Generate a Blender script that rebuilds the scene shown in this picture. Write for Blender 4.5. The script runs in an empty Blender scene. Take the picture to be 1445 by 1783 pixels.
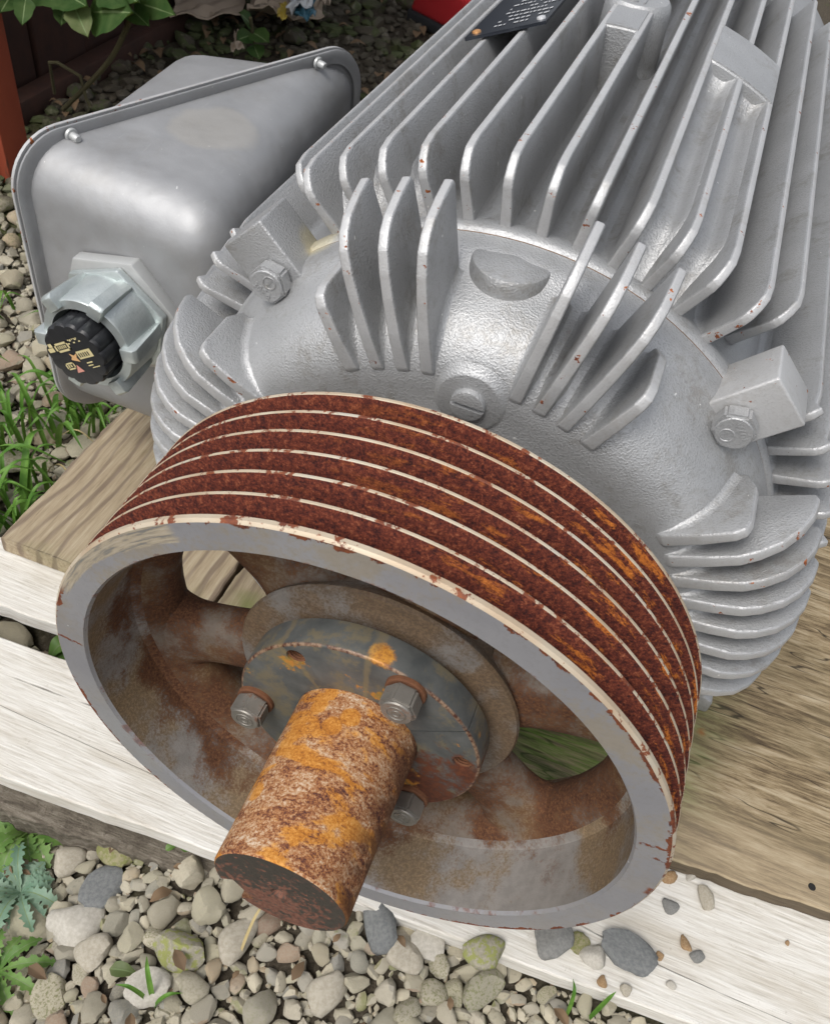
import bpy, bmesh, math, random
import numpy as np
from mathutils import Matrix, Vector

# ------------------------------------------------------------------ camera, sky, sun, exposure
S = 0.179                      # metres per modelling unit (the pulley's radius)
R = math.radians
scene = bpy.context.scene
COL = scene.collection

cam = bpy.data.cameras.new('camera')
cam.sensor_fit = 'HORIZONTAL'; cam.sensor_width = 36.0
cam.lens = 36.0 * 1556.19 / 1445.0
cam.clip_start = 0.01; cam.clip_end = 200.0
cam.dof.use_dof = True; cam.dof.focus_distance = 3.1 * S; cam.dof.aperture_fstop = 40.0
camo = bpy.data.objects.new('camera', cam); COL.objects.link(camo)
camo.location = (0.39645 * S, -1.26052 * S, 2.55137 * S)
camo.rotation_euler = (0.751651, -0.113978, 0.352859)
scene.camera = camo

SUN_EL, SUN_AZ = R(58), R(200)        # azimuth: clockwise from +Y seen from above
world = bpy.data.worlds.new('World'); scene.world = world; world.use_nodes = True
wn = world.node_tree; wn.nodes.clear()
sky = wn.nodes.new('ShaderNodeTexSky'); sky.sky_type = 'NISHITA'; sky.sun_disc = False
sky.sun_elevation = SUN_EL; sky.sun_rotation = SUN_AZ
sky.air_density = 1.0; sky.dust_density = 4.0; sky.ozone_density = 1.0
bw = wn.nodes.new('ShaderNodeHueSaturation'); bw.inputs['Saturation'].default_value = 0.28
bg = wn.nodes.new('ShaderNodeBackground'); bg.inputs['Strength'].default_value = 0.15
wo = wn.nodes.new('ShaderNodeOutputWorld')
wn.links.new(sky.outputs[0], bw.inputs['Color']); wn.links.new(bw.outputs[0], bg.inputs[0]); wn.links.new(bg.outputs[0], wo.inputs[0])

sl = bpy.data.lights.new('sun', 'SUN'); sl.energy = 1.1; sl.angle = R(22); sl.color = (1.0, 0.965, 0.91)
slo = bpy.data.objects.new('sun', sl); COL.objects.link(slo)
sd = Vector((math.sin(SUN_AZ) * math.cos(SUN_EL), math.cos(SUN_AZ) * math.cos(SUN_EL), math.sin(SUN_EL)))
slo.rotation_euler = sd.to_track_quat('Z', 'Y').to_euler()
slo.location = (0, -1, 4)

vs = scene.view_settings
vs.view_transform = 'Standard'; vs.look = 'None'; vs.gamma = 1.0; vs.use_curve_mapping = False
vs.exposure = 0.26
scene.render.resolution_x = 829; scene.render.resolution_y = 1024
scene.cycles.max_bounces = 6; scene.cycles.diffuse_bounces = 3; scene.cycles.glossy_bounces = 3
scene.cycles.transmission_bounces = 2; scene.cycles.caustics_reflective = False; scene.cycles.caustics_refractive = False
scene.cycles.sample_clamp_indirect = 6.0

rng = random.Random(7)
nrg = np.random.default_rng(11)

# ------------------------------------------------------------------ material helpers
class NT:
    def __init__(s, name):
        s.m = bpy.data.materials.new(name); s.m.use_nodes = True
        s.t = s.m.node_tree; s.t.nodes.clear()
        s.out = s.t.nodes.new('ShaderNodeOutputMaterial')
        s.b = s.t.nodes.new('ShaderNodeBsdfPrincipled')
        s.t.links.new(s.b.outputs[0], s.out.inputs[0])
        tc = s.t.nodes.new('ShaderNodeTexCoord')
        s.obj = s.vm('MULTIPLY', tc.outputs['Object'], (1 / S,) * 3)
        oi = s.t.nodes.new('ShaderNodeObjectInfo'); s.rnd = oi.outputs['Random']
        off = s.t.nodes.new('ShaderNodeCombineXYZ')
        for i, k in enumerate((37.0, 61.0, 83.0)):
            s.t.links.new(s.math('MULTIPLY', s.rnd, k), off.inputs[i])
        s.p = s.vm('ADD', s.obj, off.outputs[0])
    def n(s, t): return s.t.nodes.new(t)
    def put(s, sock, v):
        if v is None: return
        if isinstance(v, bpy.types.NodeSocket): s.t.links.new(v, sock)
        elif isinstance(v, (tuple, list)) and len(v) == 3 and sock.type == 'RGBA': sock.default_value = (*v, 1)
        else: sock.default_value = v
    def vm(s, op, a, b=None):
        n = s.n('ShaderNodeVectorMath'); n.operation = op; s.put(n.inputs[0], a)
        if b is not None: s.put(n.inputs[1], b)
        return n.outputs['Value'] if op in ('LENGTH', 'DOT_PRODUCT', 'DISTANCE') else n.outputs[0]
    def math(s, op, a, b=None, c=None, clamp=False):
        n = s.n('ShaderNodeMath'); n.operation = op; n.use_clamp = clamp; s.put(n.inputs[0], a)
        if b is not None: s.put(n.inputs[1], b)
        if c is not None: s.put(n.inputs[2], c)
        return n.outputs[0]
    def sep(s, v):
        n = s.n('ShaderNodeSeparateXYZ'); s.put(n.inputs[0], v); return n.outputs
    def comb(s, x, y, z):
        n = s.n('ShaderNodeCombineXYZ')
        for i, v in enumerate((x, y, z)): s.put(n.inputs[i], v)
        return n.outputs[0]
    def noise(s, scale, detail=4, rough=0.55, vec=None, dist=0.0, color=False):
        n = s.n('ShaderNodeTexNoise'); s.put(n.inputs['Vector'], s.p if vec is None else vec)
        n.inputs['Scale'].default_value = scale; n.inputs['Detail'].default_value = detail
        n.inputs['Roughness'].default_value = rough; n.inputs['Distortion'].default_value = dist
        return n.outputs['Color' if color else 'Fac']
    def vor(s, scale, vec=None, feat='F1', rand=1.0, out='Distance'):
        n = s.n('ShaderNodeTexVoronoi'); n.feature = feat; s.put(n.inputs['Vector'], s.p if vec is None else vec)
        n.inputs['Scale'].default_value = scale; n.inputs['Randomness'].default_value = rand
        return n.outputs[out]
    def ramp(s, fac, stops, interp='LINEAR'):
        n = s.n('ShaderNodeValToRGB'); n.color_ramp.interpolation = interp; s.put(n.inputs[0], fac)
        e = n.color_ramp.elements
        while len(e) < len(stops): e.new(0.5)
        for el, (p, c) in zip(e, stops):
            el.position = p; el.color = (c, c, c, 1) if isinstance(c, (int, float)) else (*c, 1)
        return n.outputs[0]
    def step(s, fac, lo, hi):
        n = s.n('ShaderNodeMapRange'); n.interpolation_type = 'SMOOTHSTEP'; s.put(n.inputs[0], fac)
        n.inputs[1].default_value = lo; n.inputs[2].default_value = hi
        return n.outputs[0]
    def mix(s, fac, a, b, blend='MIX'):
        n = s.n('ShaderNodeMix'); n.data_type = 'RGBA'; n.blend_type = blend
        s.put(n.inputs[0], fac); s.put(n.inputs[6], a); s.put(n.inputs[7], b)
        return n.outputs[2]
    def lerp(s, fac, a, b):
        n = s.n('ShaderNodeMix'); n.data_type = 'FLOAT'
        s.put(n.inputs[0], fac); s.put(n.inputs[2], a); s.put(n.inputs[3], b)
        return n.outputs[0]
    def bump(s, h, strength=0.3, dist=0.01, nrm=None):
        n = s.n('ShaderNodeBump'); n.inputs['Strength'].default_value = strength
        n.inputs['Distance'].default_value = dist * S; s.put(n.inputs['Height'], h)
        if nrm is not None: s.put(n.inputs['Normal'], nrm)
        return n.outputs[0]
    def done(s, col=None, rough=None, metal=None, nrm=None, spec=None, coat=None):
        s.put(s.b.inputs['Base Color'], col); s.put(s.b.inputs['Roughness'], rough)
        s.put(s.b.inputs['Metallic'], metal); s.put(s.b.inputs['Normal'], nrm)
        s.put(s.b.inputs['Specular IOR Level'], spec); s.put(s.b.inputs['Coat Weight'], coat)
        return s.m

RUST_D = (0.060, 0.016, 0.010); RUST_M = (0.13, 0.036, 0.014); RUST_O = (0.50, 0.155, 0.022); RUST_Y = (0.60, 0.27, 0.035)

def silver(name, edge=False, smooth=False):
    t = NT(name)
    big = t.noise(3.0, 3); fine = t.noise(150, 2, 0.5); mid = t.noise(50, 3, 0.5)
    col = t.ramp(big, [(0.3, (0.42, 0.425, 0.43)), (0.7, (0.50, 0.505, 0.51))])
    dirt = t.math('MULTIPLY', t.step(t.math('ADD', t.math('MULTIPLY', t.noise(4.0, 6, 0.72), 0.7), t.math('MULTIPLY', t.noise(40, 4, 0.7), 0.3)), 0.50, 0.66), 0.03 if smooth else 0.42)
    col = t.mix(dirt, col, (0.20, 0.17, 0.125))
    col = t.mix(t.math('MULTIPLY', t.step(fine, 0.50, 0.72), 0.0 if smooth else 0.32), col, (0.25, 0.25, 0.25))
    sp = t.step(t.noise(30, 2, 0.5), 0.755, 0.78)          # pale paint flecks
    col = t.mix(sp, col, (0.8, 0.8, 0.78))
    if smooth:
        so = t.sep(t.obj); sc = t.noise(9, 3, 0.6, vec=t.comb(t.math('MULTIPLY', so[0], 6.0), t.math('MULTIPLY', so[1], 0.7), t.math('MULTIPLY', so[2], 6.0)))
        col = t.mix(t.math('MULTIPLY', t.step(sc, 0.66, 0.72), 0.25), col, (0.62, 0.62, 0.60))
        col = t.mix(t.math('MULTIPLY', t.step(t.noise(3.2, 6, 0.75), 0.45, 0.66), 0.22), col, (0.33, 0.31, 0.27))
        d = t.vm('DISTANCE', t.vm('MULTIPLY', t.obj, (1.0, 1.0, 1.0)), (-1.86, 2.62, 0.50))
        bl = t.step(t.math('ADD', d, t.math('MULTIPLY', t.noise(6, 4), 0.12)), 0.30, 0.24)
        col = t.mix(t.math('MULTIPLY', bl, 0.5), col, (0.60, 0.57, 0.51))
    if not smooth and not edge:
        for pc in ((-0.70, 1.345, 0.89), (0.80, 1.345, 0.81)):      # cream primer showing through beside the lugs
            d = t.vm('DISTANCE', t.obj, pc)
            pm = t.step(t.math('ADD', d, t.math('MULTIPLY', t.noise(12, 3), 0.05)), 0.135, 0.085)
            col = t.mix(t.math('MULTIPLY', pm, 0.75), col, (0.66, 0.60, 0.42))
    if smooth: col = t.mix(1.0, col, (0.80, 0.80, 0.81), 'MULTIPLY')
    metal = 0.45 if smooth else 0.60
    rough = t.lerp(t.noise(9, 5, 0.7), 0.42, 0.60) if not smooth else t.lerp(t.noise(6, 5, 0.7), 0.42, 0.60)
    if edge:
        m1 = t.step(t.math('ADD', t.noise(22, 5, 0.7), t.math('MULTIPLY', t.noise(2.6, 2), 0.40)), 0.845, 0.875)
        rc = t.ramp(t.noise(60, 3), [(0.35, (0.12, 0.026, 0.012)), (0.65, (0.42, 0.13, 0.03))])
        col = t.mix(m1, t.mix(0.35, col, (0.72, 0.715, 0.71)), rc)
        rough = t.lerp(m1, rough, 0.9); metal = t.lerp(m1, 0.4, 0.0)
    h = t.math('ADD', t.math('MULTIPLY', t.step(fine, 0.35, 0.75), 0.55), t.math('MULTIPLY', mid, 0.25))
    if smooth: h = t.math('ADD', t.math('MULTIPLY', h, 0.12), t.math('ADD', t.math('MULTIPLY', t.noise(2.2, 3), 9.0), t.math('MULTIPLY', t.noise(7, 4, 0.6), 1.2)))
    nrm = t.bump(h, 0.5 if smooth else (0.22 if edge else 0.45), 0.0042)
    return t.done(col, rough, metal, nrm)

M = {}
M['paint'] = silver('silver_paint'); M['paint_edge'] = silver('silver_paint_worn_edge', edge=True)
M['paint_smooth'] = silver('silver_paint_sheet_steel', smooth=True)

def groove():
    t = NT('rust_dark_groove')
    ang = t.sep(t.obj)
    f = t.math('ADD', t.math('MULTIPLY', t.noise(50, 4, 0.75), 0.5), t.math('MULTIPLY', t.noise(130, 3, 0.7), 0.5)); g = t.noise(9, 4, 0.6)
    col = t.ramp(f, [(0.36, (0.024, 0.009, 0.010)), (0.47, (0.085, 0.020, 0.014)), (0.56, (0.165, 0.040, 0.021)), (0.68, (0.34, 0.12, 0.06))])
    # orange streaks running round the groove, mostly on the weather side
    rr = t.math('ARCTAN2', ang[0], ang[2])
    sv = t.comb(t.math('MULTIPLY', rr, 2.4), t.math('MULTIPLY', ang[1], 40), 0.0)
    st = t.step(t.math('ADD', t.noise(1.5, 6, 0.78, vec=sv), t.math('MULTIPLY', g, 0.20)), 0.64, 0.72)
    st = t.math('MULTIPLY', st, t.step(rr, -0.5, 0.9))
    st = t.math('MULTIPLY', st, t.step(f, 0.28, 0.5))
    col = t.mix(st, col, t.ramp(f, [(0.35, (0.30, 0.075, 0.016)), (0.65, (0.66, 0.22, 0.035))]))
    return t.done(col, 0.92, 0.0, t.bump(f, 0.8, 0.012), spec=0.25)
M['groove'] = groove()

def land():
    t = NT('worn_land_steel')
    o = t.sep(t.obj)
    rr = t.math('ARCTAN2', o[0], o[2])
    f = t.noise(14, 4, 0.6); g = t.noise(45, 4, 0.7)
    col = t.ramp(t.noise(5, 3), [(0.3, (0.50, 0.38, 0.26)), (0.6, (0.60, 0.52, 0.40)), (0.8, (0.50, 0.49, 0.46))])
    k = t.step(t.math('ADD', t.math('MULTIPLY', f, 0.6), t.math('MULTIPLY', g, 0.4)), 0.53, 0.57)
    col = t.mix(k, col, t.ramp(g, [(0.4, (0.11, 0.026, 0.014)), (0.7, (0.26, 0.07, 0.02))]))
    return t.done(col, 0.6, t.lerp(k, 0.35, 0.0), t.bump(g, 0.3, 0.004))
M['land'] = land()

def rimface():
    t = NT('pulley_grey_paint_face')
    o = t.sep(t.obj); rad = t.math('SQRT', t.math('ADD', t.math('MULTIPLY', o[0], o[0]), t.math('MULTIPLY', o[2], o[2])))
    al = t.math('ARCTAN2', o[2], o[0])
    f = t.noise(20, 5, 0.65); g = t.noise(60, 4, 0.7); b = t.noise(3.0, 3)
    col = t.ramp(b, [(0.3, (0.222, 0.222, 0.238)), (0.7, (0.282, 0.28, 0.288))])
    tan = t.math('MULTIPLY', t.step(t.math('ADD', t.math('MULTIPLY', t.noise(4.5, 5, 0.65), 0.75), t.math('MULTIPLY', g, 0.25)), 0.46, 0.60), 0.65)
    col = t.mix(t.math('MULTIPLY', tan, t.lerp(t.step(o[2], 0.0, 0.5), 0.35, 1.0)), col, (0.29, 0.245, 0.175))
    col = t.mix(t.math('MULTIPLY', t.step(g, 0.45, 0.75), 0.22), col, (0.15, 0.145, 0.14))
    # rust flaking in from the outer corner
    e = t.math('ADD', t.math('MULTIPLY', t.step(rad, 0.945, 0.994), 0.36), t.math('MULTIPLY', t.step(b, 0.3, 0.7), 0.16))
    e = t.math('ADD', e, t.math('ADD', t.math('MULTIPLY', f, 0.5), t.math('MULTIPLY', g, 0.12)))
    fl_ = t.math('MULTIPLY', t.math('MULTIPLY', t.step(al, R(28), R(42)), t.step(al, R(76), R(62))), 0.055)
    k = t.step(t.math('ADD', e, fl_), 0.755, 0.78)
    inn = t.math('MULTIPLY', t.step(t.math('ADD', t.math('MULTIPLY', t.step(rad, 0.925, 0.898), 0.22), t.math('ADD', t.math('MULTIPLY', f, 0.6), t.math('MULTIPLY', b, 0.4))), 0.76, 0.84), 0.6)
    k = t.math('MAXIMUM', k, inn)
    # thin rust scratches across the face
    for a0, w, r0 in ((175.0, 0.006, 0.90), (13.5, 0.007, 0.90), (9.5, 0.005, 0.945), (-2.0, 0.03, 0.972)):
        wob = t.math('MULTIPLY', t.math('SUBTRACT', f, 0.5), 0.05)
        d = t.math('ABSOLUTE', t.math('SUBTRACT', t.math('ADD', al, wob), R(a0)))
        k = t.math('MAXIMUM', k, t.math('MULTIPLY', t.math('MULTIPLY', t.step(d, w, w * 0.5), t.step(rad, r0, r0 + 0.012)), t.step(g, 0.36, 0.48)))
    rc = t.ramp(g, [(0.35, (0.075, 0.020, 0.012)), (0.65, (0.22, 0.062, 0.02))])
    # scraped tan patch at the upper left
    sc_ = t.noise(7, 4, 0.6, vec=t.comb(t.math('MULTIPLY', al, 1.5), t.math('MULTIPLY', rad, 14), 0))
    up = t.math('ADD', al, t.math('MULTIPLY', t.math('SUBTRACT', f, 0.5), 0.06))
    pat = t.math('MULTIPLY', t.step(up, R(121), R(123)), t.step(up, R(161), R(156)))
    edge = t.math('ADD', t.math('MULTIPLY', t.step(al, R(120), R(160)), 0.035), 0.928)
    rw = t.math('ADD', rad, t.math('MULTIPLY', t.math('SUBTRACT', f, 0.5), 0.02))
    pat = t.math('MULTIPLY', pat, t.step(t.math('SUBTRACT', rw, edge), -0.003, 0.004))
    col = t.mix(k, col, rc)
    col = t.mix(pat, col, t.ramp(sc_, [(0.38, (0.20, 0.195, 0.18)), (0.52, (0.40, 0.34, 0.25)), (0.7, (0.46, 0.41, 0.33))]))
    nick = t.step(t.noise(42, 1), 0.80, 0.82); col = t.mix(nick, col, (0.6, 0.6, 0.6))
    return t.done(col, t.lerp(k, 0.42, 0.9), 0.0, t.bump(t.math('ADD', t.math('MULTIPLY', g, 0.3), k), 0.3, 0.004))
M['rimface'] = rimface()

def castgrey(name, amount, seed, base=(0.17, 0.165, 0.175), warm=(0.23, 0.12, 0.045), deep=0.0):
    t = NT(name); v = t.vm('ADD', t.obj, (seed, seed * 2.1, -seed))
    f = t.noise(4.2, 5, 0.62, vec=v); g = t.noise(95, 4, 0.75, vec=v); h = t.noise(22, 4, 0.6, vec=v)
    col = t.mix(t.step(h, 0.3, 0.7), base, tuple(c * 1.25 for c in base))
    m = t.math('ADD', t.math('MULTIPLY', f, 0.75), t.math('ADD', t.math('MULTIPLY', g, 0.22), amount))
    if deep: o = t.sep(t.obj); m = t.math('ADD', m, t.math('ADD', t.math('MULTIPLY', t.math('SUBTRACT', o[1], 0.12), deep), t.math('MULTIPLY', t.step(o[0], 0.3, -0.8), 0.07)))
    k = t.step(m, 0.56, 0.70)
    rc = t.ramp(g, [(0.3, (0.040, 0.018, 0.012)), (0.5, (0.105, 0.045, 0.022)), (0.72, (0.20, 0.095, 0.042))])
    y = t.math('MULTIPLY', t.step(t.math('ADD', t.math('MULTIPLY', t.noise(2.4, 5, 0.65, vec=t.vm('ADD', v, (9, 3, 1))), 0.75), t.math('MULTIPLY', g, 0.25)), 0.44, 0.56), 0.85)
    col = t.mix(t.math('MULTIPLY', y, t.step(m, 0.36, 0.50)), col, t.mix(t.step(g, 0.35, 0.6), warm, tuple(c * 0.55 for c in warm)))
    col = t.mix(k, col, rc)
    return t.done(col, t.lerp(k, 0.55, 0.92), 0.0, t.bump(t.math('ADD', g, t.math('MULTIPLY', h, 0.5)), 0.35, 0.006), spec=0.35)
M['rim_in'] = castgrey('pulley_inner_rim', 0.03, 3.0, base=(0.215, 0.20, 0.185), warm=(0.29, 0.195, 0.10), deep=0.8)
M['spoke'] = castgrey('pulley_cast_spoke', 0.15, 7.0, base=(0.155, 0.125, 0.10), warm=(0.23, 0.13, 0.055))
M['hub'] = castgrey('pulley_hub', 0.03, 12.0, base=(0.175, 0.16, 0.145), warm=(0.20, 0.125, 0.065))

def bushing():
    t = NT('bushing_blue_grey')
    o = t.sep(t.obj); f = t.noise(5.0, 4, 0.6); g = t.noise(55, 4, 0.7); h = t.noise(14, 4, 0.6)
    col = t.ramp(h, [(0.3, (0.070, 0.076, 0.076)), (0.7, (0.122, 0.126, 0.122))])
    tan = t.math('MULTIPLY', t.step(t.noise(8, 6, 0.75), 0.48, 0.62), 0.7)
    col = t.mix(tan, col, (0.19, 0.155, 0.09))
    w = t.math('ADD', t.math('MULTIPLY', o[0], 0.36), t.math('MULTIPLY', o[2], -0.30))     # wetter, rustier lower right
    k = t.step(t.math('ADD', t.math('ADD', t.math('MULTIPLY', f, 0.6), t.math('MULTIPLY', g, 0.22)), w), 0.50, 0.60)
    rc = t.ramp(g, [(0.3, (0.055, 0.016, 0.010)), (0.7, (0.17, 0.05, 0.018))])
    col = t.mix(k, col, rc)
    yo = t.step(t.math('ADD', t.math('MULTIPLY', t.noise(6.5, 3, vec=t.vm('ADD', t.p, (4, 8, 2))), 0.85), t.math('MULTIPLY', g, 0.2)), 0.625, 0.67)
    col = t.mix(t.math('MULTIPLY', yo, 0.9), col, t.mix(t.step(g, 0.4, 0.6), (0.30, 0.20, 0.05), (0.50, 0.21, 0.03)))
    rad = t.math('SQRT', t.math('ADD', t.math('MULTIPLY', o[0], o[0]), t.math('MULTIPLY', o[2], o[2])))
    al = t.math('ARCTAN2', o[2], o[0])
    ed = t.math('MULTIPLY', t.step(t.math('ABSOLUTE', t.math('SUBTRACT', rad, 0.405)), 0.008, 0.003), t.step(o[1], 0.130, 0.124))
    ed = t.math('MULTIPLY', ed, t.step(t.noise(7, 4), 0.40, 0.48))
    col = t.mix(ed, col, t.ramp(g, [(0.4, (0.075, 0.022, 0.012)), (0.6, (0.30, 0.20, 0.13))]))
    for pc, rr_ in (((0.035, 0.15, 0.41), 0.075), ((0.375, 0.16, 0.17), 0.045)):       # orange splashes
        sm_ = t.step(t.math('ADD', t.vm('DISTANCE', t.obj, pc), t.math('MULTIPLY', t.noise(24, 5, 0.75), 0.06)), rr_, rr_ - 0.018)
        col = t.mix(sm_, col, t.ramp(g, [(0.35, (0.33, 0.12, 0.025)), (0.6, (0.64, 0.30, 0.045))]))
    for a0 in (88.0, 131.0):             # pale drips running out from the bore
        dd = t.math('ABSOLUTE', t.math('SUBTRACT', t.math('ADD', al, t.math('MULTIPLY', t.math('SUBTRACT', h, 0.5), 0.12)), R(a0)))
        col = t.mix(t.math('MULTIPLY', t.step(dd, 0.045, 0.012), 0.38), col, (0.27, 0.20, 0.09))
    return t.done(col, t.lerp(k, 0.45, 0.9), 0.15, t.bump(g, 0.25, 0.004))
M['bushing'] = bushing()

def shaft():
    t = NT('shaft_rust')
    o = t.sep(t.obj); ang = t.math('ARCTAN2', o[0], o[2])
    sv = t.comb(t.math('MULTIPLY', ang, 0.15), t.math('MULTIPLY', o[1], 1.5), 0.3)
    f = t.noise(42, 6, 0.75, vec=sv, dist=0.5); g = t.noise(125, 4, 0.78, vec=t.obj); b = t.noise(6.5, 4, 0.6, vec=sv, dist=0.5)
    b2 = t.noise(10, 3, 0.6, vec=t.vm('ADD', sv, (3.0, 7.0, 1.0)), dist=0.4)
    a = t.math('ADD', t.math('ADD', t.math('MULTIPLY', f, 0.34), t.math('MULTIPLY', g, 0.44)), t.math('MULTIPLY', b2, 0.22))
    col = t.ramp(a, [(0.38, (0.055, 0.024, 0.024)), (0.45, (0.16, 0.058, 0.034)), (0.49, (0.36, 0.145, 0.052)), (0.53, (0.46, 0.27, 0.14)), (0.60, (0.64, 0.52, 0.40))])
    y = t.step(t.math('ADD', t.math('ADD', t.math('MULTIPLY', b, 0.75), t.math('MULTIPLY', f, 0.2)), t.math('MULTIPLY', g, 0.1)), 0.53, 0.585)
    for aa, yy in ((-0.55, 0.055), (-0.75, -0.03), (-0.2, -0.005), (0.0, 0.04), (-0.95, -0.24)):     # round drips of bright rust
        dd = t.math('SQRT', t.math('ADD', t.math('POWER', t.math('MULTIPLY', t.math('SUBTRACT', ang, aa), 0.2), 2.0), t.math('POWER', t.math('SUBTRACT', o[1], yy), 2.0)))
        y = t.math('MAXIMUM', y, t.step(t.math('ADD', dd, t.math('MULTIPLY', f, 0.02)), 0.045, 0.036))
    col = t.mix(t.math('MULTIPLY', y, 0.85), col, t.ramp(a, [(0.36, (0.17, 0.05, 0.02)), (0.47, (0.50, 0.19, 0.025)), (0.6, (0.68, 0.32, 0.05))]))
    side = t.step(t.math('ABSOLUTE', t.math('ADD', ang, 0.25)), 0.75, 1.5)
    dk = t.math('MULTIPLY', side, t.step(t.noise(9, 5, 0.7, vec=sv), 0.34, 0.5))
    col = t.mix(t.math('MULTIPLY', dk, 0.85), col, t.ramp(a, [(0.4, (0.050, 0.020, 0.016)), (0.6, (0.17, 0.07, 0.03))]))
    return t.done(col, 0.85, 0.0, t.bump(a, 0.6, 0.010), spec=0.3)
M['shaft'] = shaft()

def shaftend():
    t = NT('shaft_end_face')
    o = t.sep(t.obj); rad = t.math('SQRT', t.math('ADD', t.math('MULTIPLY', o[0], o[0]), t.math('MULTIPLY', o[2], o[2])))
    al = t.math('ARCTAN2', o[2], o[0])
    rv = t.comb(t.math('MULTIPLY', rad, 9), t.math('MULTIPLY', al, 0.7), 0)
    f = t.noise(5.0, 5, 0.7, vec=rv); g = t.noise(60, 4, 0.7); b = t.noise(5, 4, 0.6)
    k = t.step(t.math('ADD', t.math('ADD', t.math('MULTIPLY', f, 0.5), t.math('MULTIPLY', b, 0.35)), t.math('ADD', t.math('MULTIPLY', o[2], -0.35), t.math('MULTIPLY', g, 0.15))), 0.48, 0.55)
    col = t.mix(k, t.mix(g, (0.030, 0.026, 0.022), (0.075, 0.064, 0.052)), t.ramp(g, [(0.3, (0.10, 0.035, 0.022)), (0.7, (0.25, 0.115, 0.075))]))
    return t.done(col, t.lerp(k, 0.6, 0.9), 0.1, t.bump(g, 0.3, 0.005))
M['shaftend'] = shaftend()

def boltsteel():
    t = NT('bolt_steel')
    g = t.noise(50, 4, 0.7); f = t.noise(10, 4)
    col = t.ramp(f, [(0.3, (0.22, 0.205, 0.18)), (0.7, (0.34, 0.32, 0.29))])
    k = t.step(t.math('ADD', t.math('MULTIPLY', f, 0.7), t.math('MULTIPLY', g, 0.3)), 0.55, 0.64)
    col = t.mix(t.math('MULTIPLY', k, 0.8), col, (0.17, 0.075, 0.035))
    return t.done(col, 0.5, t.lerp(k, 0.6, 0.0), t.bump(g, 0.2, 0.003))
M['bolt'] = boltsteel()
def simple(name, a, b, rough=0.6, metal=0.0, scale=12.0, bump=0.15, spec=None):
    t = NT(name); f = t.noise(scale, 4, 0.6); g = t.noise(scale * 5, 3, 0.6)
    return t.done(t.mix(f, a, b), rough, metal, t.bump(g, bump, 0.004), spec=spec)
M['washer'] = simple('bolt_washer_rust', (0.07, 0.022, 0.012), (0.20, 0.085, 0.035), 0.9, scale=45)
M['joint'] = simple('joint_rust', (0.10, 0.045, 0.02), (0.30, 0.17, 0.07), 0.9, scale=20)
M['zinc'] = simple('zinc_casting', (0.44, 0.50, 0.50), (0.66, 0.70, 0.69), 0.40, 0.7, 14, 0.45)
M['locknut'] = simple('locknut_grey', (0.42, 0.43, 0.43), (0.58, 0.59, 0.58), 0.45, 0.4, 10, 0.2)
M['cap'] = simple('black_plastic', (0.012, 0.013, 0.015), (0.022, 0.023, 0.026), 0.38, 0.0, 20, 0.1)
M['print_y'] = simple('yellow_print', (0.58, 0.50, 0.26), (0.66, 0.58, 0.32), 0.6)
M['print_r'] = simple('pink_print', (0.62, 0.27, 0.22), (0.66, 0.32, 0.25), 0.6)
M['print_o'] = simple('orange_print', (0.62, 0.36, 0.16), (0.68, 0.42, 0.2), 0.6)
M['rubber'] = simple('dark_gasket', (0.02, 0.022, 0.026), (0.04, 0.042, 0.045), 0.7)
M['plate'] = simple('nameplate_black', (0.02, 0.024, 0.034), (0.035, 0.04, 0.05), 0.28, 0.3, 8, 0.05)
M['plate_print'] = simple('nameplate_silver_print', (0.55, 0.56, 0.58), (0.7, 0.7, 0.7), 0.4, 0.4)
M['rivet'] = simple('copper_rivet', (0.55, 0.26, 0.10), (0.7, 0.38, 0.16), 0.4, 0.6)
M['black'] = simple('dark_interior', (0.010, 0.010, 0.010), (0.02, 0.018, 0.016), 0.9)

def white_board():
    t = NT('bleached_board')
    o = t.sep(t.p); v = t.comb(t.math('MULTIPLY', o[0], 0.06), o[1], o[2])
    f = t.noise(60, 6, 0.7, vec=v, dist=0.2); c = t.noise(5, 4, 0.6, vec=t.comb(t.math('MULTIPLY', o[0], 0.25), o[1], o[2])); g = t.noise(120, 3, 0.6, vec=v)
    col = t.ramp(f, [(0.25, (0.42, 0.385, 0.33)), (0.42, (0.62, 0.59, 0.53)), (0.6, (0.74, 0.72, 0.67)), (0.8, (0.80, 0.785, 0.74))])
    crack = t.math('MULTIPLY', t.step(t.math('ABSOLUTE', t.math('SUBTRACT', t.noise(3.4, 2, 0.4, vec=t.comb(t.math('MULTIPLY', o[0], 0.05), o[1], 0.0)), 0.5)), 0.006, 0.001), t.step(c, 0.40, 0.5))
    col = t.mix(t.math('MULTIPLY', crack, 0.7), col, (0.13, 0.11, 0.09))
    col = t.mix(t.math('MULTIPLY', t.step(c, 0.50, 0.70), 0.38), col, (0.42, 0.365, 0.28))
    sp = t.step(t.noise(26, 5, 0.75), 0.62, 0.70); col = t.mix(t.math('MULTIPLY', sp, 0.4), col, (0.30, 0.25, 0.18))
    h = t.math('SUBTRACT', t.math('ADD', t.math('MULTIPLY', f, 0.6), t.math('MULTIPLY', g, 0.4)), crack)
    return t.done(col, 0.9, 0.0, t.bump(h, 0.6, 0.010), spec=0.2)
M['white'] = white_board()

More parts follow.
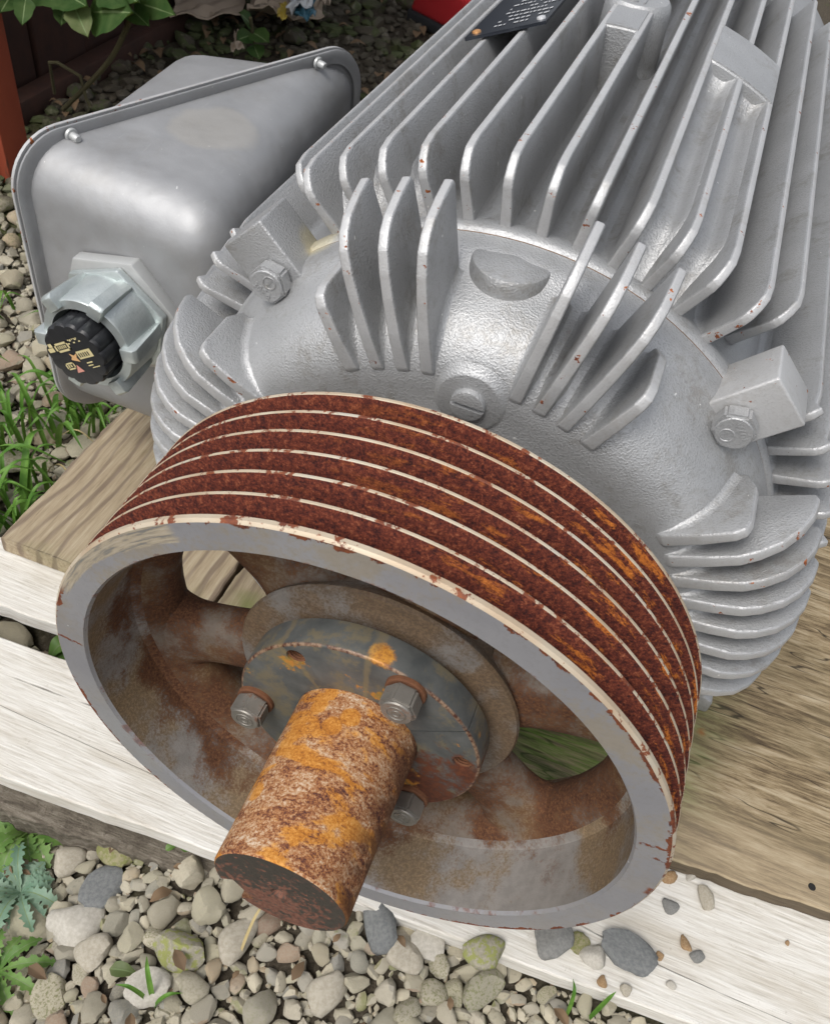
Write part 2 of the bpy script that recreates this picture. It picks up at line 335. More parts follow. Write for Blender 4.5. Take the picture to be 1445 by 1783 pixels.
def brown_plank(name='brown_plank', moss=0.25, dark=1.0):
    t = NT(name); o = t.sep(t.p)
    wob = t.noise(1.3, 3, 0.5, vec=t.comb(o[0], t.math('MULTIPLY', o[1], 0.55), o[2]))
    xx = t.math('ADD', t.math('MULTIPLY', o[0], 1.0), t.math('MULTIPLY', wob, 0.34))
    ring = t.math('SINE', t.math('MULTIPLY', xx, 62.0))
    ring = t.step(t.math('ADD', ring, t.math('MULTIPLY', t.math('SUBTRACT', t.noise(4, 3, vec=t.comb(o[0], t.math('MULTIPLY', o[1], 0.2), o[2])), 0.5), 2.6)), 0.25, 1.1)
    f = t.noise(48, 6, 0.72, vec=t.comb(o[0], t.math('MULTIPLY', o[1], 0.06), o[2]))
    big = t.noise(2.0, 3)
    col = t.ramp(f, [(0.25, (0.20, 0.15, 0.095)), (0.5, (0.36, 0.29, 0.195)), (0.75, (0.48, 0.41, 0.30))])
    col = t.mix(t.math('MULTIPLY', ring, 0.68), col, (0.15, 0.108, 0.084))
    col = t.mix(t.math('MULTIPLY', t.step(big, 0.5, 0.68), moss), col, (0.17, 0.19, 0.06))
    col = t.mix(1 - dark, col, (0.05, 0.045, 0.03))
    return t.done(col, 0.85, 0.0, t.bump(t.math('SUBTRACT', f, t.math('MULTIPLY', ring, 0.4)), 0.4, 0.008), spec=0.25)
M['plank'] = brown_plank(); M['plank_green'] = brown_plank('green_stained_plank', 0.85, 0.8)

def sheet_board():
    t = NT('weathered_sheet'); o = t.sep(t.obj)
    def sv(k): return t.comb(t.math('MULTIPLY', o[0], k), o[1], o[2])
    f = t.noise(9, 6, 0.72, vec=sv(0.15), dist=0.9); g = t.noise(75, 6, 0.75, vec=sv(0.06)); b = t.noise(2.4, 4, 0.6, vec=sv(0.45), dist=0.4)
    a = t.math('ADD', t.math('MULTIPLY', f, 0.52), t.math('MULTIPLY', g, 0.48))
    col = t.ramp(a, [(0.38, (0.055, 0.038, 0.024)), (0.45, (0.155, 0.112, 0.064)), (0.51, (0.30, 0.228, 0.132)), (0.60, (0.46, 0.38, 0.26))])
    col = t.mix(t.math('MULTIPLY', t.step(b, 0.45, 0.62), 0.4), col, (0.17, 0.135, 0.075))
    kn = t.vor(1.35, vec=t.comb(t.math('MULTIPLY', o[0], 0.55), o[1], 0.0)); col = t.mix(t.math('MULTIPLY', t.step(kn, 0.055, 0.03), 0.9), col, (0.045, 0.032, 0.022))
    ed = t.math('ADD', o[1], t.math('MULTIPLY', b, 0.5))
    col = t.mix(t.math('MULTIPLY', t.step(ed, 1.65, 1.2), 0.42), col, (0.44, 0.355, 0.24))
    cr = t.math('MULTIPLY', t.step(t.math('ABSOLUTE', t.math('SUBTRACT', t.noise(4.5, 3, 0.5, vec=sv(0.12)), 0.5)), 0.007, 0.001), t.step(t.noise(3.0, 3, vec=sv(0.3)), 0.45, 0.55)); col = t.mix(t.math('MULTIPLY', cr, 0.85), col, (0.03, 0.022, 0.015))
    # algae where the wood stays damp, near the motor feet
    d = t.vm('DISTANCE', t.obj, (0.75, 1.55, -1.42))
    al = t.math('MULTIPLY', t.step(t.math('ADD', d, t.math('MULTIPLY', t.noise(4, 4, 0.6, vec=sv(0.5)), 0.9)), 1.45, 0.75), t.step(g, 0.32, 0.58))
    col = t.mix(t.math('MULTIPLY', al, 0.9), col, t.mix(t.step(f, 0.4, 0.6), (0.035, 0.06, 0.012), (0.12, 0.20, 0.03)))
    col = t.mix(t.math('MULTIPLY', t.step(o[2], -1.428, -1.436), 0.85), col, t.mix(g, (0.030, 0.023, 0.016), (0.12, 0.09, 0.06)))     # grimy sawn edge
    d2 = t.vm('DISTANCE', t.obj, (1.42, 1.60, -1.42))
    col = t.mix(t.math('MULTIPLY', t.step(t.math('ADD', d2, t.math('MULTIPLY', f, 0.1)), 0.09, 0.04), 0.8), col, (0.28, 0.09, 0.02))
    return t.done(col, 0.8, 0.0, t.bump(a, 0.5, 0.010), spec=0.3)
M['sheet'] = sheet_board()

def stone_mat():
    t = NT('stone')
    gi = t.n('ShaderNodeNewGeometry').outputs['Random Per Island']
    r = t.math('FRACT', t.math('ADD', t.math('MULTIPLY', gi, 7.31), t.rnd))
    r2 = t.math('FRACT', t.math('MULTIPLY', r, 17.7))
    f = t.noise(6, 5, 0.65); g = t.noise(40, 4, 0.7)
    col = t.ramp(r, [(0.0, (0.21, 0.195, 0.16)), (0.13, (0.43, 0.385, 0.28)), (0.27, (0.32, 0.295, 0.235)), (0.4, (0.51, 0.46, 0.35)), (0.52, (0.38, 0.35, 0.25)), (0.64, (0.235, 0.228, 0.205)), (0.75, (0.46, 0.415, 0.325)), (0.86, (0.34, 0.31, 0.225)), (0.94, (0.43, 0.34, 0.225)), (1.0, (0.29, 0.20, 0.145))])
    col = t.mix(t.step(f, 0.35, 0.7), col, t.mix(0.55, col, (0.36, 0.33, 0.26)))
    col = t.mix(t.math('MULTIPLY', t.step(g, 0.55, 0.7), 0.4), col, (0.10, 0.09, 0.075))
    col = t.mix(t.math('MULTIPLY', t.math('MULTIPLY', t.step(f, 0.48, 0.62), t.step(r2, 0.74, 0.9)), 0.7), col, (0.16, 0.17, 0.05))
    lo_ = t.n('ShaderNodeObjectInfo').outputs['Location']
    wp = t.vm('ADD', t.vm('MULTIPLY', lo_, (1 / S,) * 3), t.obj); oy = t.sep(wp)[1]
    fm = t.math('MULTIPLY', t.step(oy, 3.8, 5.6), t.step(t.noise(1.6, 5, 0.7, vec=wp), 0.22, 0.46))  # far stones: moss and dirt, spread wider to paint in the shade back there
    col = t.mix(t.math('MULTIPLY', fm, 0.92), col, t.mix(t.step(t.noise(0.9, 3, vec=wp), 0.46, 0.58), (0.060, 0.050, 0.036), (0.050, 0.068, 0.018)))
    return t.done(col, 0.82, 0.0, t.bump(t.math('ADD', g, f), 0.5, 0.010), spec=0.3)
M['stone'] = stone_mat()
def stone_named(name, a, b, moss=None):
    t = NT(name); f = t.noise(5, 5, 0.65); g = t.noise(40, 4, 0.7)
    col = t.mix(t.step(f, 0.35, 0.65), a, b)
    col = t.mix(t.math('MULTIPLY', t.step(g, 0.55, 0.7), 0.3), col, tuple(c * 0.45 for c in a))
    if moss: col = t.mix(t.math('MULTIPLY', t.step(t.noise(3, 4, 0.6, vec=t.vm('ADD', t.p, (5, 5, 5))), 0.46, 0.56), 0.85), col, moss)
    return t.done(col, 0.82, 0.0, t.bump(t.math('ADD', g, f), 0.45, 0.010), spec=0.3)
M['st_tan'] = stone_named('stone_tan', (0.38, 0.34, 0.27), (0.47, 0.43, 0.35))
M['st_moss'] = stone_named('stone_mossy', (0.27, 0.25, 0.19), (0.37, 0.34, 0.27), (0.27, 0.29, 0.075))
M['st_olive'] = stone_named('stone_olive', (0.25, 0.23, 0.13), (0.33, 0.30, 0.18), (0.20, 0.21, 0.07))
M['st_dark'] = stone_named('stone_dark', (0.15, 0.157, 0.158), (0.215, 0.22, 0.215))
M['st_grey'] = stone_named('stone_grey', (0.19, 0.19, 0.18), (0.26, 0.255, 0.24))
M['st_orange'] = stone_named('stone_orange', (0.30, 0.18, 0.09), (0.40, 0.28, 0.16))
M['st_pale'] = stone_named('stone_pale', (0.44, 0.41, 0.35), (0.54, 0.51, 0.45))

def dirt_mat():
    t = NT('dirt'); f = t.noise(4, 6, 0.7); g = t.noise(40, 5, 0.75); o = t.sep(t.obj)
    col = t.ramp(g, [(0.3, (0.04, 0.032, 0.023)), (0.6, (0.105, 0.088, 0.065)), (0.8, (0.22, 0.19, 0.145))])
    col = t.mix(t.math('MULTIPLY', t.step(t.noise(1.1, 4, 0.6), 0.54, 0.66), t.lerp(t.step(o[1], 2.0, 5.0), 0.18, 0.75)), col, t.mix(g, (0.03, 0.045, 0.010), (0.10, 0.13, 0.03)))
    return t.done(col, 0.95, 0.0, t.bump(t.math('ADD', g, f), 0.8, 0.03), spec=0.15)
M['dirt'] = dirt_mat()

def leaf_mat(name, a, b, vein=None, rough=0.5):
    t = NT(name); f = t.noise(7, 4, 0.6); g = t.noise(45, 3)
    col = t.mix(t.step(f, 0.3, 0.7), a, b)
    sub = t.n('ShaderNodeBsdfTranslucent'); t.put(sub.inputs[0], t.mix(0.5, col, (0.16, 0.24, 0.02)))
    t.done(col, rough, 0.0, t.bump(t.math('ADD', f, t.math('MULTIPLY', g, 0.3)), 0.4, 0.012), spec=0.35)
    ms = t.n('ShaderNodeMixShader'); ms.inputs[0].default_value = 0.3
    t.t.links.new(t.b.outputs[0], ms.inputs[1]); t.t.links.new(sub.outputs[0], ms.inputs[2]); t.t.links.new(ms.outputs[0], t.out.inputs[0])
    return t.m
M['leaf'] = leaf_mat('leaf_green', (0.10, 0.21, 0.045), (0.20, 0.33, 0.09))
M['leaf_blue'] = leaf_mat('leaf_bluish', (0.16, 0.28, 0.19), (0.30, 0.42, 0.31))
M['leaf_dark'] = leaf_mat('leaf_dark', (0.035, 0.085, 0.022), (0.075, 0.13, 0.04))
M['leaf_pale'] = leaf_mat('leaf_pale', (0.10, 0.14, 0.05), (0.17, 0.20, 0.09))
M['rib'] = leaf_mat('leaf_midrib', (0.17, 0.24, 0.10), (0.24, 0.32, 0.15))
M['grass'] = leaf_mat('grass_blade', (0.07, 0.19, 0.025), (0.17, 0.33, 0.06))
M['straw'] = simple('dry_straw', (0.38, 0.29, 0.13), (0.48, 0.39, 0.2), 0.8)
M['twig'] = simple('twig_bark', (0.05, 0.045, 0.02), (0.10, 0.085, 0.04), 0.9, scale=8)

def red_paint():
    t = NT('red_paint_weathered'); f = t.noise(3, 5, 0.65); o = t.sep(t.obj)
    g = t.noise(20, 4, 0.7, vec=t.comb(o[0], o[1], t.math('MULTIPLY', o[2], 0.2)))
    col = t.mix(f, (0.27, 0.045, 0.022), (0.38, 0.085, 0.040))
    k = t.step(t.math('ADD', t.math('MULTIPLY', g, 0.7), t.math('MULTIPLY', f, 0.4)), 0.62, 0.72)
    col = t.mix(t.math('MULTIPLY', k, 0.8), col, (0.13, 0.055, 0.035))
    return t.done(col, 0.6, 0.0, t.bump(g, 0.3, 0.006))
M['red'] = red_paint()
M['worn_red'] = simple('worn_red_brown_wood', (0.14, 0.055, 0.035), (0.28, 0.13, 0.09), 0.85, scale=6)
M['dark_red'] = simple('old_dark_red_boards', (0.020, 0.010, 0.008), (0.075, 0.028, 0.016), 0.85, scale=5)
M['red_plastic'] = simple('red_plastic', (0.52, 0.028, 0.036), (0.60, 0.04, 0.045), 0.35, 0, 5, 0.03)
M['blue_plastic'] = simple('blue_plastic', (0.025, 0.12, 0.42), (0.035, 0.15, 0.50), 0.4, 0, 5, 0.03)
M['grey_plastic'] = simple('dark_grey_plastic', (0.03, 0.032, 0.036), (0.05, 0.052, 0.056), 0.5)
M['card'] = simple('wet_cardboard', (0.34, 0.26, 0.19), (0.52, 0.42, 0.32), 0.85, scale=3)
M['wrap_w'] = simple('white_wrapper', (0.55, 0.56, 0.57), (0.7, 0.7, 0.68), 0.45, scale=6)
M['wrap_b'] = simple('blue_wrapper', (0.03, 0.10, 0.15), (0.06, 0.17, 0.22), 0.45, scale=6)
M['wrap_y'] = simple('yellow_wrapper', (0.55, 0.40, 0.06), (0.65, 0.5, 0.12), 0.45, scale=6)

# ------------------------------------------------------------------ object helpers
def tag(o, label=None, cat=None, group=None, kind=None):
    for k, v in (('label', label), ('category', cat), ('group', group), ('kind', kind)):
        if v: o[k] = v
    return o
def link(o, parent=None):
    COL.objects.link(o)
    if parent is not None:
        o.parent = parent
        b = parent.get('_base')
        if b is not None: o.matrix_parent_inverse = Matrix.Translation(-Vector(b))
    return o
def thing(name, base, label, cat, group=None):
    o = bpy.data.objects.new(name, None); COL.objects.link(o)
    o.empty_display_size = 0.02
    b = [c * S for c in base]; o.location = b; o['_base'] = b
    return tag(o, label, cat, group)
def smooth(me, ang=38):
    me.shade_smooth(); me.set_sharp_from_angle(angle=R(ang))
def mesh(name, v, f, mats, fm=None, sm=38):
    me = bpy.data.meshes.new(name)
    me.from_pydata([(a * S, b * S, c * S) for a, b, c in v], [], f)
    for m in (mats if isinstance(mats, (list, tuple)) else [mats]): me.materials.append(m)
    if fm is not None: me.polygons.foreach_set('material_index', fm)
    if sm: smooth(me, sm)
    me.update(); return me
def obj(name, me, parent=None, rot=None, loc=None):
    o = bpy.data.objects.new(name, me); link(o, parent)
    if rot: o.rotation_euler = rot
    if loc: o.location = [c * S for c in loc]
    return o
def bm_mesh(name, bm, mats, sm=38):
    bmesh.ops.recalc_face_normals(bm, faces=bm.faces)
    bmesh.ops.scale(bm, vec=(S, S, S), verts=bm.verts)
    me = bpy.data.meshes.new(name); bm.to_mesh(me); bm.free()
    for m in (mats if isinstance(mats, (list, tuple)) else [mats]): me.materials.append(m)
    if sm: smooth(me, sm)
    return me
def recalc(me):
    bm = bmesh.new(); bm.from_mesh(me); bmesh.ops.recalc_face_normals(bm, faces=bm.faces); bm.to_mesh(me); bm.free(); return me

class MB:
    """collects plain geometry in modelling units"""
    def __init__(s): s.v = []; s.f = []; s.m = []
    def add(s, v, f, m=0):
        k = len(s.v); s.v += [tuple(p) for p in v]; s.f += [tuple(i + k for i in q) for q in f]; s.m += [m] * len(f)
    def lathe(s, prof, seg=96, m=0, a0=0.0, a1=2 * math.pi, closed=False, center=(0, 0, 0), axis='Y'):
        full = abs(a1 - a0 - 2 * math.pi) < 1e-6
        n = seg if full else seg + 1
        v = []
        for i in range(n):
            a = a0 + (a1 - a0) * i / seg
            for (y, r) in prof:
                p = (r * math.sin(a), y, r * math.cos(a)) if axis == 'Y' else (r * math.sin(a), r * math.cos(a), y)
                v.append((p[0] + center[0], p[1] + center[1], p[2] + center[2]))
        k = len(prof); f = []; mm = []
        for i in range(seg):
            j = (i + 1) % n if full else i + 1
            for q in range(k if closed else k - 1):
                w = (q + 1) % k
                f.append((i * k + q, j * k + q, j * k + w, i * k + w)); mm.append(m[q] if isinstance(m, (list, tuple)) else m)
        if closed and not full:
            f.append(tuple(range(k))); f.append(tuple(range((n - 1) * k, n * k))[::-1]); mm += [0, 0]
        b = len(s.v); s.v += v; s.f += [tuple(i + b for i in q) for q in f]; s.m += mm
        return s
    def tube(s, pts, rad, seg=8, m=0, cap=True):
        pts = [Vector(p) for p in pts]; n = len(pts); v = []
        up = Vector((0.31, 0.17, 0.93))
        for i, p in enumerate(pts):
            d = (pts[min(i + 1, n - 1)] - pts[max(i - 1, 0)]).normalized()
            a = d.cross(up).normalized(); b = d.cross(a)
            r = rad[i] if isinstance(rad, (list, tuple)) else rad
            for k in range(seg):
                t = 2 * math.pi * k / seg; v.append(p + a * (r * math.cos(t)) + b * (r * math.sin(t)))
        f = [(i * seg + k, i * seg + (k + 1) % seg, (i + 1) * seg + (k + 1) % seg, (i + 1) * seg + k) for i in range(n - 1) for k in range(seg)]
        if cap: f += [tuple(range(seg))[::-1], tuple(range((n - 1) * seg, n * seg))]
        s.add(v, f, m); return s
    def mesh(s, name, mats, sm=38): return recalc(mesh(name, s.v, s.f, mats, s.m, sm))

def bevel_box(name, x0, x1, y0, y1, z0, z1, mats, bev=0.02, seg=2, mat4=None, sm=38):
    bm = bmesh.new(); bmesh.ops.create_cube(bm, size=1.0)
    for v in bm.verts: v.co = Vector(((x0 + x1) / 2 + v.co.x * (x1 - x0), (y0 + y1) / 2 + v.co.y * (y1 - y0), (z0 + z1) / 2 + v.co.z * (z1 - z0)))
    if bev: bmesh.ops.bevel(bm, geom=bm.edges[:], offset=bev, segments=seg, affect='EDGES', profile=0.5)
    if mat4 is not None: bmesh.ops.transform(bm, matrix=mat4, verts=bm.verts)
    return bm_mesh(name, bm, mats, sm)
def prism_bm(poly, to3, t, bev=0.006, seg=2):
    """poly: 2D outline; to3(u, v, w) -> 3D; thickness t about w = 0"""
    bm = bmesh.new()
    a = [bm.verts.new(to3(u, v, -t / 2)) for u, v in poly]; b = [bm.verts.new(to3(u, v, t / 2)) for u, v in poly]
    bm.faces.new(a); bm.faces.new(b[::-1]); n = len(poly)
    for i in range(n): bm.faces.new((a[i], a[(i + 1) % n], b[(i + 1) % n], b[i]))
    bmesh.ops.recalc_face_normals(bm, faces=bm.faces)
    if bev: bmesh.ops.bevel(bm, geom=bm.edges[:], offset=bev, segments=seg, affect='EDGES', profile=0.5, clamp_overlap=True)
    return bm
def boolean(o, cutter, op='DIFFERENCE'):
    md = o.modifiers.new('b', 'BOOLEAN'); md.operation = op; md.object = cutter; md.solver = 'EXACT'
    dg = bpy.context.evaluated_depsgraph_get()
    me = bpy.data.meshes.new_from_object(o.evaluated_get(dg)); o.modifiers.clear()
    old = o.data; o.data = me; me.name = old.name
    cm = cutter.data; bpy.data.objects.remove(cutter); bpy.data.meshes.remove(cm); bpy.data.meshes.remove(old)
    smooth(o.data, 35)
def rot_y(a): return Matrix.Rotation(a, 4, 'Y')
def text_mesh(name, s, size, depth, mat4, mat):
    cu = bpy.data.curves.new('t', 'FONT'); cu.body = s; cu.size = size; cu.extrude = depth; cu.align_x = 'CENTER'; cu.align_y = 'CENTER'; cu.resolution_u = 2
    o = bpy.data.objects.new('t', cu); COL.objects.link(o)
    me = bpy.data.meshes.new_from_object(o.evaluated_get(bpy.context.evaluated_depsgraph_get()))
    bpy.data.objects.remove(o); bpy.data.curves.remove(cu)
    me.name = name; me.transform(Matrix.Scale(S, 4) @ mat4); me.materials.clear(); me.materials.append(mat)
    return me
def catmull(pts, n):
    P = [Vector(p) for p in pts]; P = [P[0] * 2 - P[1]] + P + [P[-1] * 2 - P[-2]]; out = []
    for i in range(1, len(P) - 2):
        for k in range(n):
            t = k / n; a, b, c, d = P[i - 1:i + 3]
            out.append(0.5 * ((2 * b) + (c - a) * t + (2 * a - 5 * b + 4 * c - d) * t * t + (3 * b - a - 3 * c + d) * t ** 3))
    out.append(P[-2]); return out

# ------------------------------------------------------------------ ground and gravel
def g_h(x, y):
    t = min(1, max(0, (x + 1.75) / 1.35)); t = t * t * (3 - 2 * t)
    u = min(1, max(0, (0.9 - y) / 0.6)); u = u * u * (3 - 2 * u)
    return -1.93 + 0.26 * t * u + 0.03 * math.sin(x * 2.1 + 0.7) * math.cos(y * 1.7) + 0.02 * math.sin(x * 5.3 + y * 4.1)
def axis_pts(lo, hi, a, b, fine, coarse):
    p = list(np.arange(a, b, fine)); x = a
    st = fine
    while x > lo: st *= 1.35; x -= st; p.insert(0, x)
    x = p[-1]; st = fine
    while x < hi: st *= 1.35; x += st; p.append(x)
    return p
gx = axis_pts(-300, 300, -9, 4, 0.11, 1); gy = axis_pts(-300, 300, -2.5, 14, 0.11, 1)
gv = []
for y in gy:
    for x in gx: gv.append((x, y, g_h(x, y) - 0.02 + 0.035 * (rng.random() - 0.5) if abs(x) < 12 and abs(y) < 16 else -1.95))
nx = len(gx)
gf = [(j * nx + i, j * nx + i + 1, (j + 1) * nx + i + 1, (j + 1) * nx + i) for j in range(len(gy) - 1) for i in range(nx - 1)]
ground = tag(obj('ground', mesh('ground', gv, gf, M['dirt'], sm=60)), kind='structure')

def stone_shape(sub, seed, flat=0.62, ang=7.0, planes=12, elong=0.3):
    r = np.random.default_rng(seed)
    bm = bmesh.new(); bmesh.ops.create_icosphere(bm, subdivisions=sub, radius=1.0)
    d = np.array([v.co[:] for v in bm.verts]); f = [tuple(v.index for v in q.verts) for q in bm.faces]; bm.free()
    n = r.normal(size=(planes, 3)); n /= np.linalg.norm(n, axis=1)[:, None]; h = r.uniform(0.72, 1.0, planes)
    q = np.maximum(d @ n.T, 0) / h
    rad = 1.0 / (np.sum(q ** ang, axis=1) ** (1 / ang) + 1e-6)
    rad = np.clip(rad, 0.4, 1.35)
    e = np.array([1 + r.uniform(0, elong), 1 - r.uniform(0, elong * 0.6), flat * r.uniform(0.8, 1.2)])
    p = d * rad[:, None]
    w = 0.035 * np.sin(p @ r.normal(size=3) * 4 + r.uniform(0, 6)) + 0.025 * np.sin(p @ r.normal(size=3) * 8 + r.uniform(0, 6))
    return p * (1 + w)[:, None] * e, f
SH3 = [stone_shape(3, 100 + i, flat=0.55 + 0.25 * ((i * 7) % 5) / 5, ang=[6, 8, 12, 22][i % 4], planes=[18, 14, 12, 10][i % 4]) for i in range(26)]
SH2 = [stone_shape(2, 300 + i, flat=0.6, ang=[6, 9, 18][i % 3], elong=0.45) for i in range(14)]
SH1 = [stone_shape(1, 500 + i, flat=0.6, ang=12, planes=10, elong=0.5) for i in range(10)]
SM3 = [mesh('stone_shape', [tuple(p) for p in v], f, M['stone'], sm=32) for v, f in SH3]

# camera model, only used to find which stones show largest
Rc = np.array(camo.rotation_euler.to_matrix()); Cc = np.array([0.39645, -1.26052, 2.55137])
def project(p):
    q = (np.asarray(p) - Cc) @ Rc; return 722.5 + 1556.19 * q[0] / -q[2], 891.5 - 1556.19 * q[1] / -q[2], -q[2]

SPECIAL = [  # x, y, radius, material, shape, flat scale, rot, label
    (-0.524, -0.277, 0.112, 'st_moss', 2, 0.8, 0.4, 'big angular stone with yellow green moss below the shaft end'),
    (-0.346, -0.145, 0.118, 'st_tan', 0, 1.0, 1.2, 'smooth round tan stone just below the shaft end'),
    (-1.036, -0.302, 0.125, 'st_pale', 4, 0.8, 0.2, 'long pale flat stone beside the thistle leaves'),
    (-1.072, 0.039, 0.125, 'st_olive', 8, 0.9, -0.3, 'rounded olive green stone below the bleached board'),
    (-1.264, -0.075, 0.088, 'st_tan', 12, 1.0, 0.8, 'rounded tan stone left of the olive green stone'),
    (-0.905, -0.388, 0.095, 'st_tan', 16, 0.9, 0.5, 'blunt tan stone under the long pale flat stone'),
    (-1.016, -0.128, 0.085, 'st_dark', 3, 0.9, 0.9, 'dark grey angular stone under the olive green stone'),
    (-0.573, -0.455, 0.075, 'st_pale', 3, 1.0, 0.1, 'square pale stone by grass at the bottom edge'),
    (0.106, -0.205, 0.105, 'st_tan', 20, 1.0, 0.3, 'rounded tan stone at the bottom edge under the shaft'),
    (0.217, 0.145, 0.10, 'st_dark', 7, 1.0, 1.9, 'dark greenish stone right of the shaft end'),
    (0.378, 0.060, 0.095, 'st_tan', 11, 0.9, 2.3, 'pinkish tan stone with a flat top below the pulley'),
    (0.455, 0.150, 0.085, 'st_pale', 6, 0.9, 0.6, 'pale upright stone under the pulley rim'),
]
PEB = [  # on the bleached board: x, y, r, mat, shape, label
    (1.297, 0.397, 0.1001, 'st_dark', 3, 'large dark slate stone with sharp corner on the bleached board'),
    (1.578, 0.800, 0.040, 'st_tan', 7, 'tan pebble on the bleached board near the brown sheet'),
    (1.436, 0.694, 0.034, 'st_grey', 4, 'grey pebble on the bleached board right of the pulley'),
    (1.518, 0.551, 0.034, 'st_orange', 0, 'tan orange pebble touching a grey pebble on the board'),
    (1.582, 0.523, 0.034, 'st_grey', 8, 'round grey pebble touching the tan orange pebble'),
    (1.416, 0.458, 0.020, 'st_orange', 12, 'small orange brown pebble right of the dark slate stone'),
    (0.944, 0.330, 0.078, 'st_grey', 15, 'grey stone on the board edge under the pulley'),
    (1.056, 0.365, 0.046, 'st_olive', 11, 'small olive stone beside the grey stone under the pulley'),
    (1.137, 0.331, 0.050, 'st_pale', 19, 'narrow pale stone left of the dark slate stone'),
    (1.297, 0.261, 0.026, 'st_tan', 16, 'tan pebble below the dark slate stone'),
    (1.483, 0.360, 0.022, 'st_pale', 20, 'small pale pebble right of the dark slate stone'),
    (1.967, 0.743, 0.012, 'st_orange', 12, 'tiny brown pebble far right on the bleached board'),
    (1.202, 0.254, 0.022, 'st_orange', 4, 'tiny tan pebble on the lower edge of the board'),
    (1.510, 0.880, 0.026, 'st_pale', 9, 'small white pebble against the end of the brown sheet'),
    (1.400, 0.830, 0.030, 'st_orange', 10, 'brown chip lying beside the pulley on the board'),
    (0.687, 0.205, 0.075, 'st_moss', 21, 'mossy green stone against the board under the pulley'),
]
def blocked(x, y, m=0.0):
    if y > 0.15 + 0.056 * x - m and -3.2 < x < 3.3 and y < 0.95: return not (-2.6 < x < -1.6 and 0.62 < y < 0.95)
    if -2.5 - m < x < 3.3 and y >= 0.95: return True
    return False
pts = []; grid = {}
def ok(x, y, r, k):
    c = 0.2; i0, j0 = int(math.floor(x / c)), int(math.floor(y / c)); w = 2
    for i in range(i0 - w, i0 + w + 1):
        for j in range(j0 - w, j0 + w + 1):
            for (a, b, q) in grid.get((i, j), ()):
                if (a - x) ** 2 + (b - y) ** 2 < (k * (r + q)) ** 2: return False
    return True
def put(x, y, r):
    grid.setdefault((int(math.floor(x / 0.2)), int(math.floor(y / 0.2))), []).append((x, y, r))
SPECIAL = [(a, b, c * 0.88, *d) for a, b, c, *d in SPECIAL]
for s_ in SPECIAL: put(s_[0], s_[1], s_[2] * 0.95)
def darts(n, x0, x1, y0, y1, r0, r1, k, skip_dirt=0.0):
    for _ in range(n):
        x, y = rng.uniform(x0, x1), rng.uniform(y0, y1)
        if blocked(x, y): continue
        r = r0 * (r1 / r0) ** (rng.random() ** 1.3)
        if skip_dirt and math.sin(x * 3.1 + 1.0) * math.cos(y * 2.7 + 0.3) > 1 - skip_dirt: continue
        if ok(x, y, r, k): put(x, y, r); pts.append((x, y, r))
darts(220, -2.2, 2.2, -1.3, 0.5, 0.050, 0.075, 0.9)
darts(14000, -2.4, 2.4, -1.5, 0.5, 0.030, 0.052, 0.77)
darts(1500, -6.0, -1.7, 0.4, 6.5, 0.06, 0.12, 0.88)
darts(7000, -6.0, -1.7, 0.4, 6.5, 0.035, 0.075, 0.84)
darts(9000, -9.0, -1.5, 5.0, 15.0, 0.045, 0.15, 0.84)
darts(1500, -9.0, -5.0, -2.0, 6.0, 0.05, 0.15, 0.86)
nbig = len(pts)
darts(9000, -2.2, 2.2, -1.3, 0.6, 0.012, 0.030, 0.66)
darts(9000, -5.0, -1.7, 0.4, 5.0, 0.014, 0.035, 0.7)
cand = []
for i, (x, y, r) in enumerate(pts[:nbig]):
    u, v, d = project((x, y, g_h(x, y)))
    if -20 < u < 1465 and -20 < v < 1803 and d > 0:
        hidden = (-2.6 < x < -1.6 and y > 1.9 and u > 60 and v < 660)
        cand.append((0 if hidden else r / d, i))
cand.sort(reverse=True)
solo = set(i for _, i in cand[:285])
fv, ff, base = [], [], 0
for i, (x, y, r) in enumerate(pts):
    z = g_h(x, y)
    if i in solo:
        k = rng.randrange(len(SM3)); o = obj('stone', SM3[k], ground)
        s_ = r * rng.uniform(0.95, 1.12)
        o.location = (x * S, y * S, (z + r * 0.22 + rng.uniform(-0.01, 0.025)) * S); o.scale = (s_, s_, s_)
        o.rotation_euler = (rng.gauss(0, 0.22), rng.gauss(0, 0.22), rng.uniform(0, 6.28)); continue
    far = project((x, y, z))[2] > 6 or r < 0.03
    v, f = (SH1 if far else SH2)[rng.randrange(10)]
    a = rng.uniform(0, 6.28); ca, sa = math.cos(a), math.sin(a); b = rng.gauss(0, 0.25)
    m = np.array([[ca, -sa, 0], [sa, ca, 0], [0, 0, 1]]) @ np.array([[1, 0, 0], [0, math.cos(b), -math.sin(b)], [0, math.sin(b), math.cos(b)]])
    fv.append((v * r * 1.08) @ m.T + np.array([x, y, z + r * (0.15 if r > 0.03 else 0.05)])); ff.append(np.array(f) + base); base += len(v)
V = np.concatenate(fv) * S; F = np.concatenate(ff)
me = bpy.data.meshes.new('gravel'); me.vertices.add(len(V)); me.vertices.foreach_set('co', V.ravel())
me.loops.add(F.size); me.loops.foreach_set('vertex_index', F.ravel().astype(np.int32)); me.polygons.add(len(F)); me.polygons.foreach_set('loop_start', np.arange(0, F.size, 3, dtype=np.int32))
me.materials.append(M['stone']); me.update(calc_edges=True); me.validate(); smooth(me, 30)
tag(obj('gravel', me), 'loose small river gravel covering the dirt ground', 'gravel', kind='stuff')
def lone_stone(x, y, z, r, mat, shp, flat, rz, label, group):
    v, f = SH3[shp % len(SH3)]
    o = obj('stone', mesh('stone', [tuple(p) for p in v], f, M[mat], sm=50))
    o.location = (x * S, y * S, z * S); o.scale = (r, r, r * flat); o.rotation_euler = (rng.gauss(0, .08), rng.gauss(0, .08), rz)
    tag(o, label, 'stone', group)
    return o
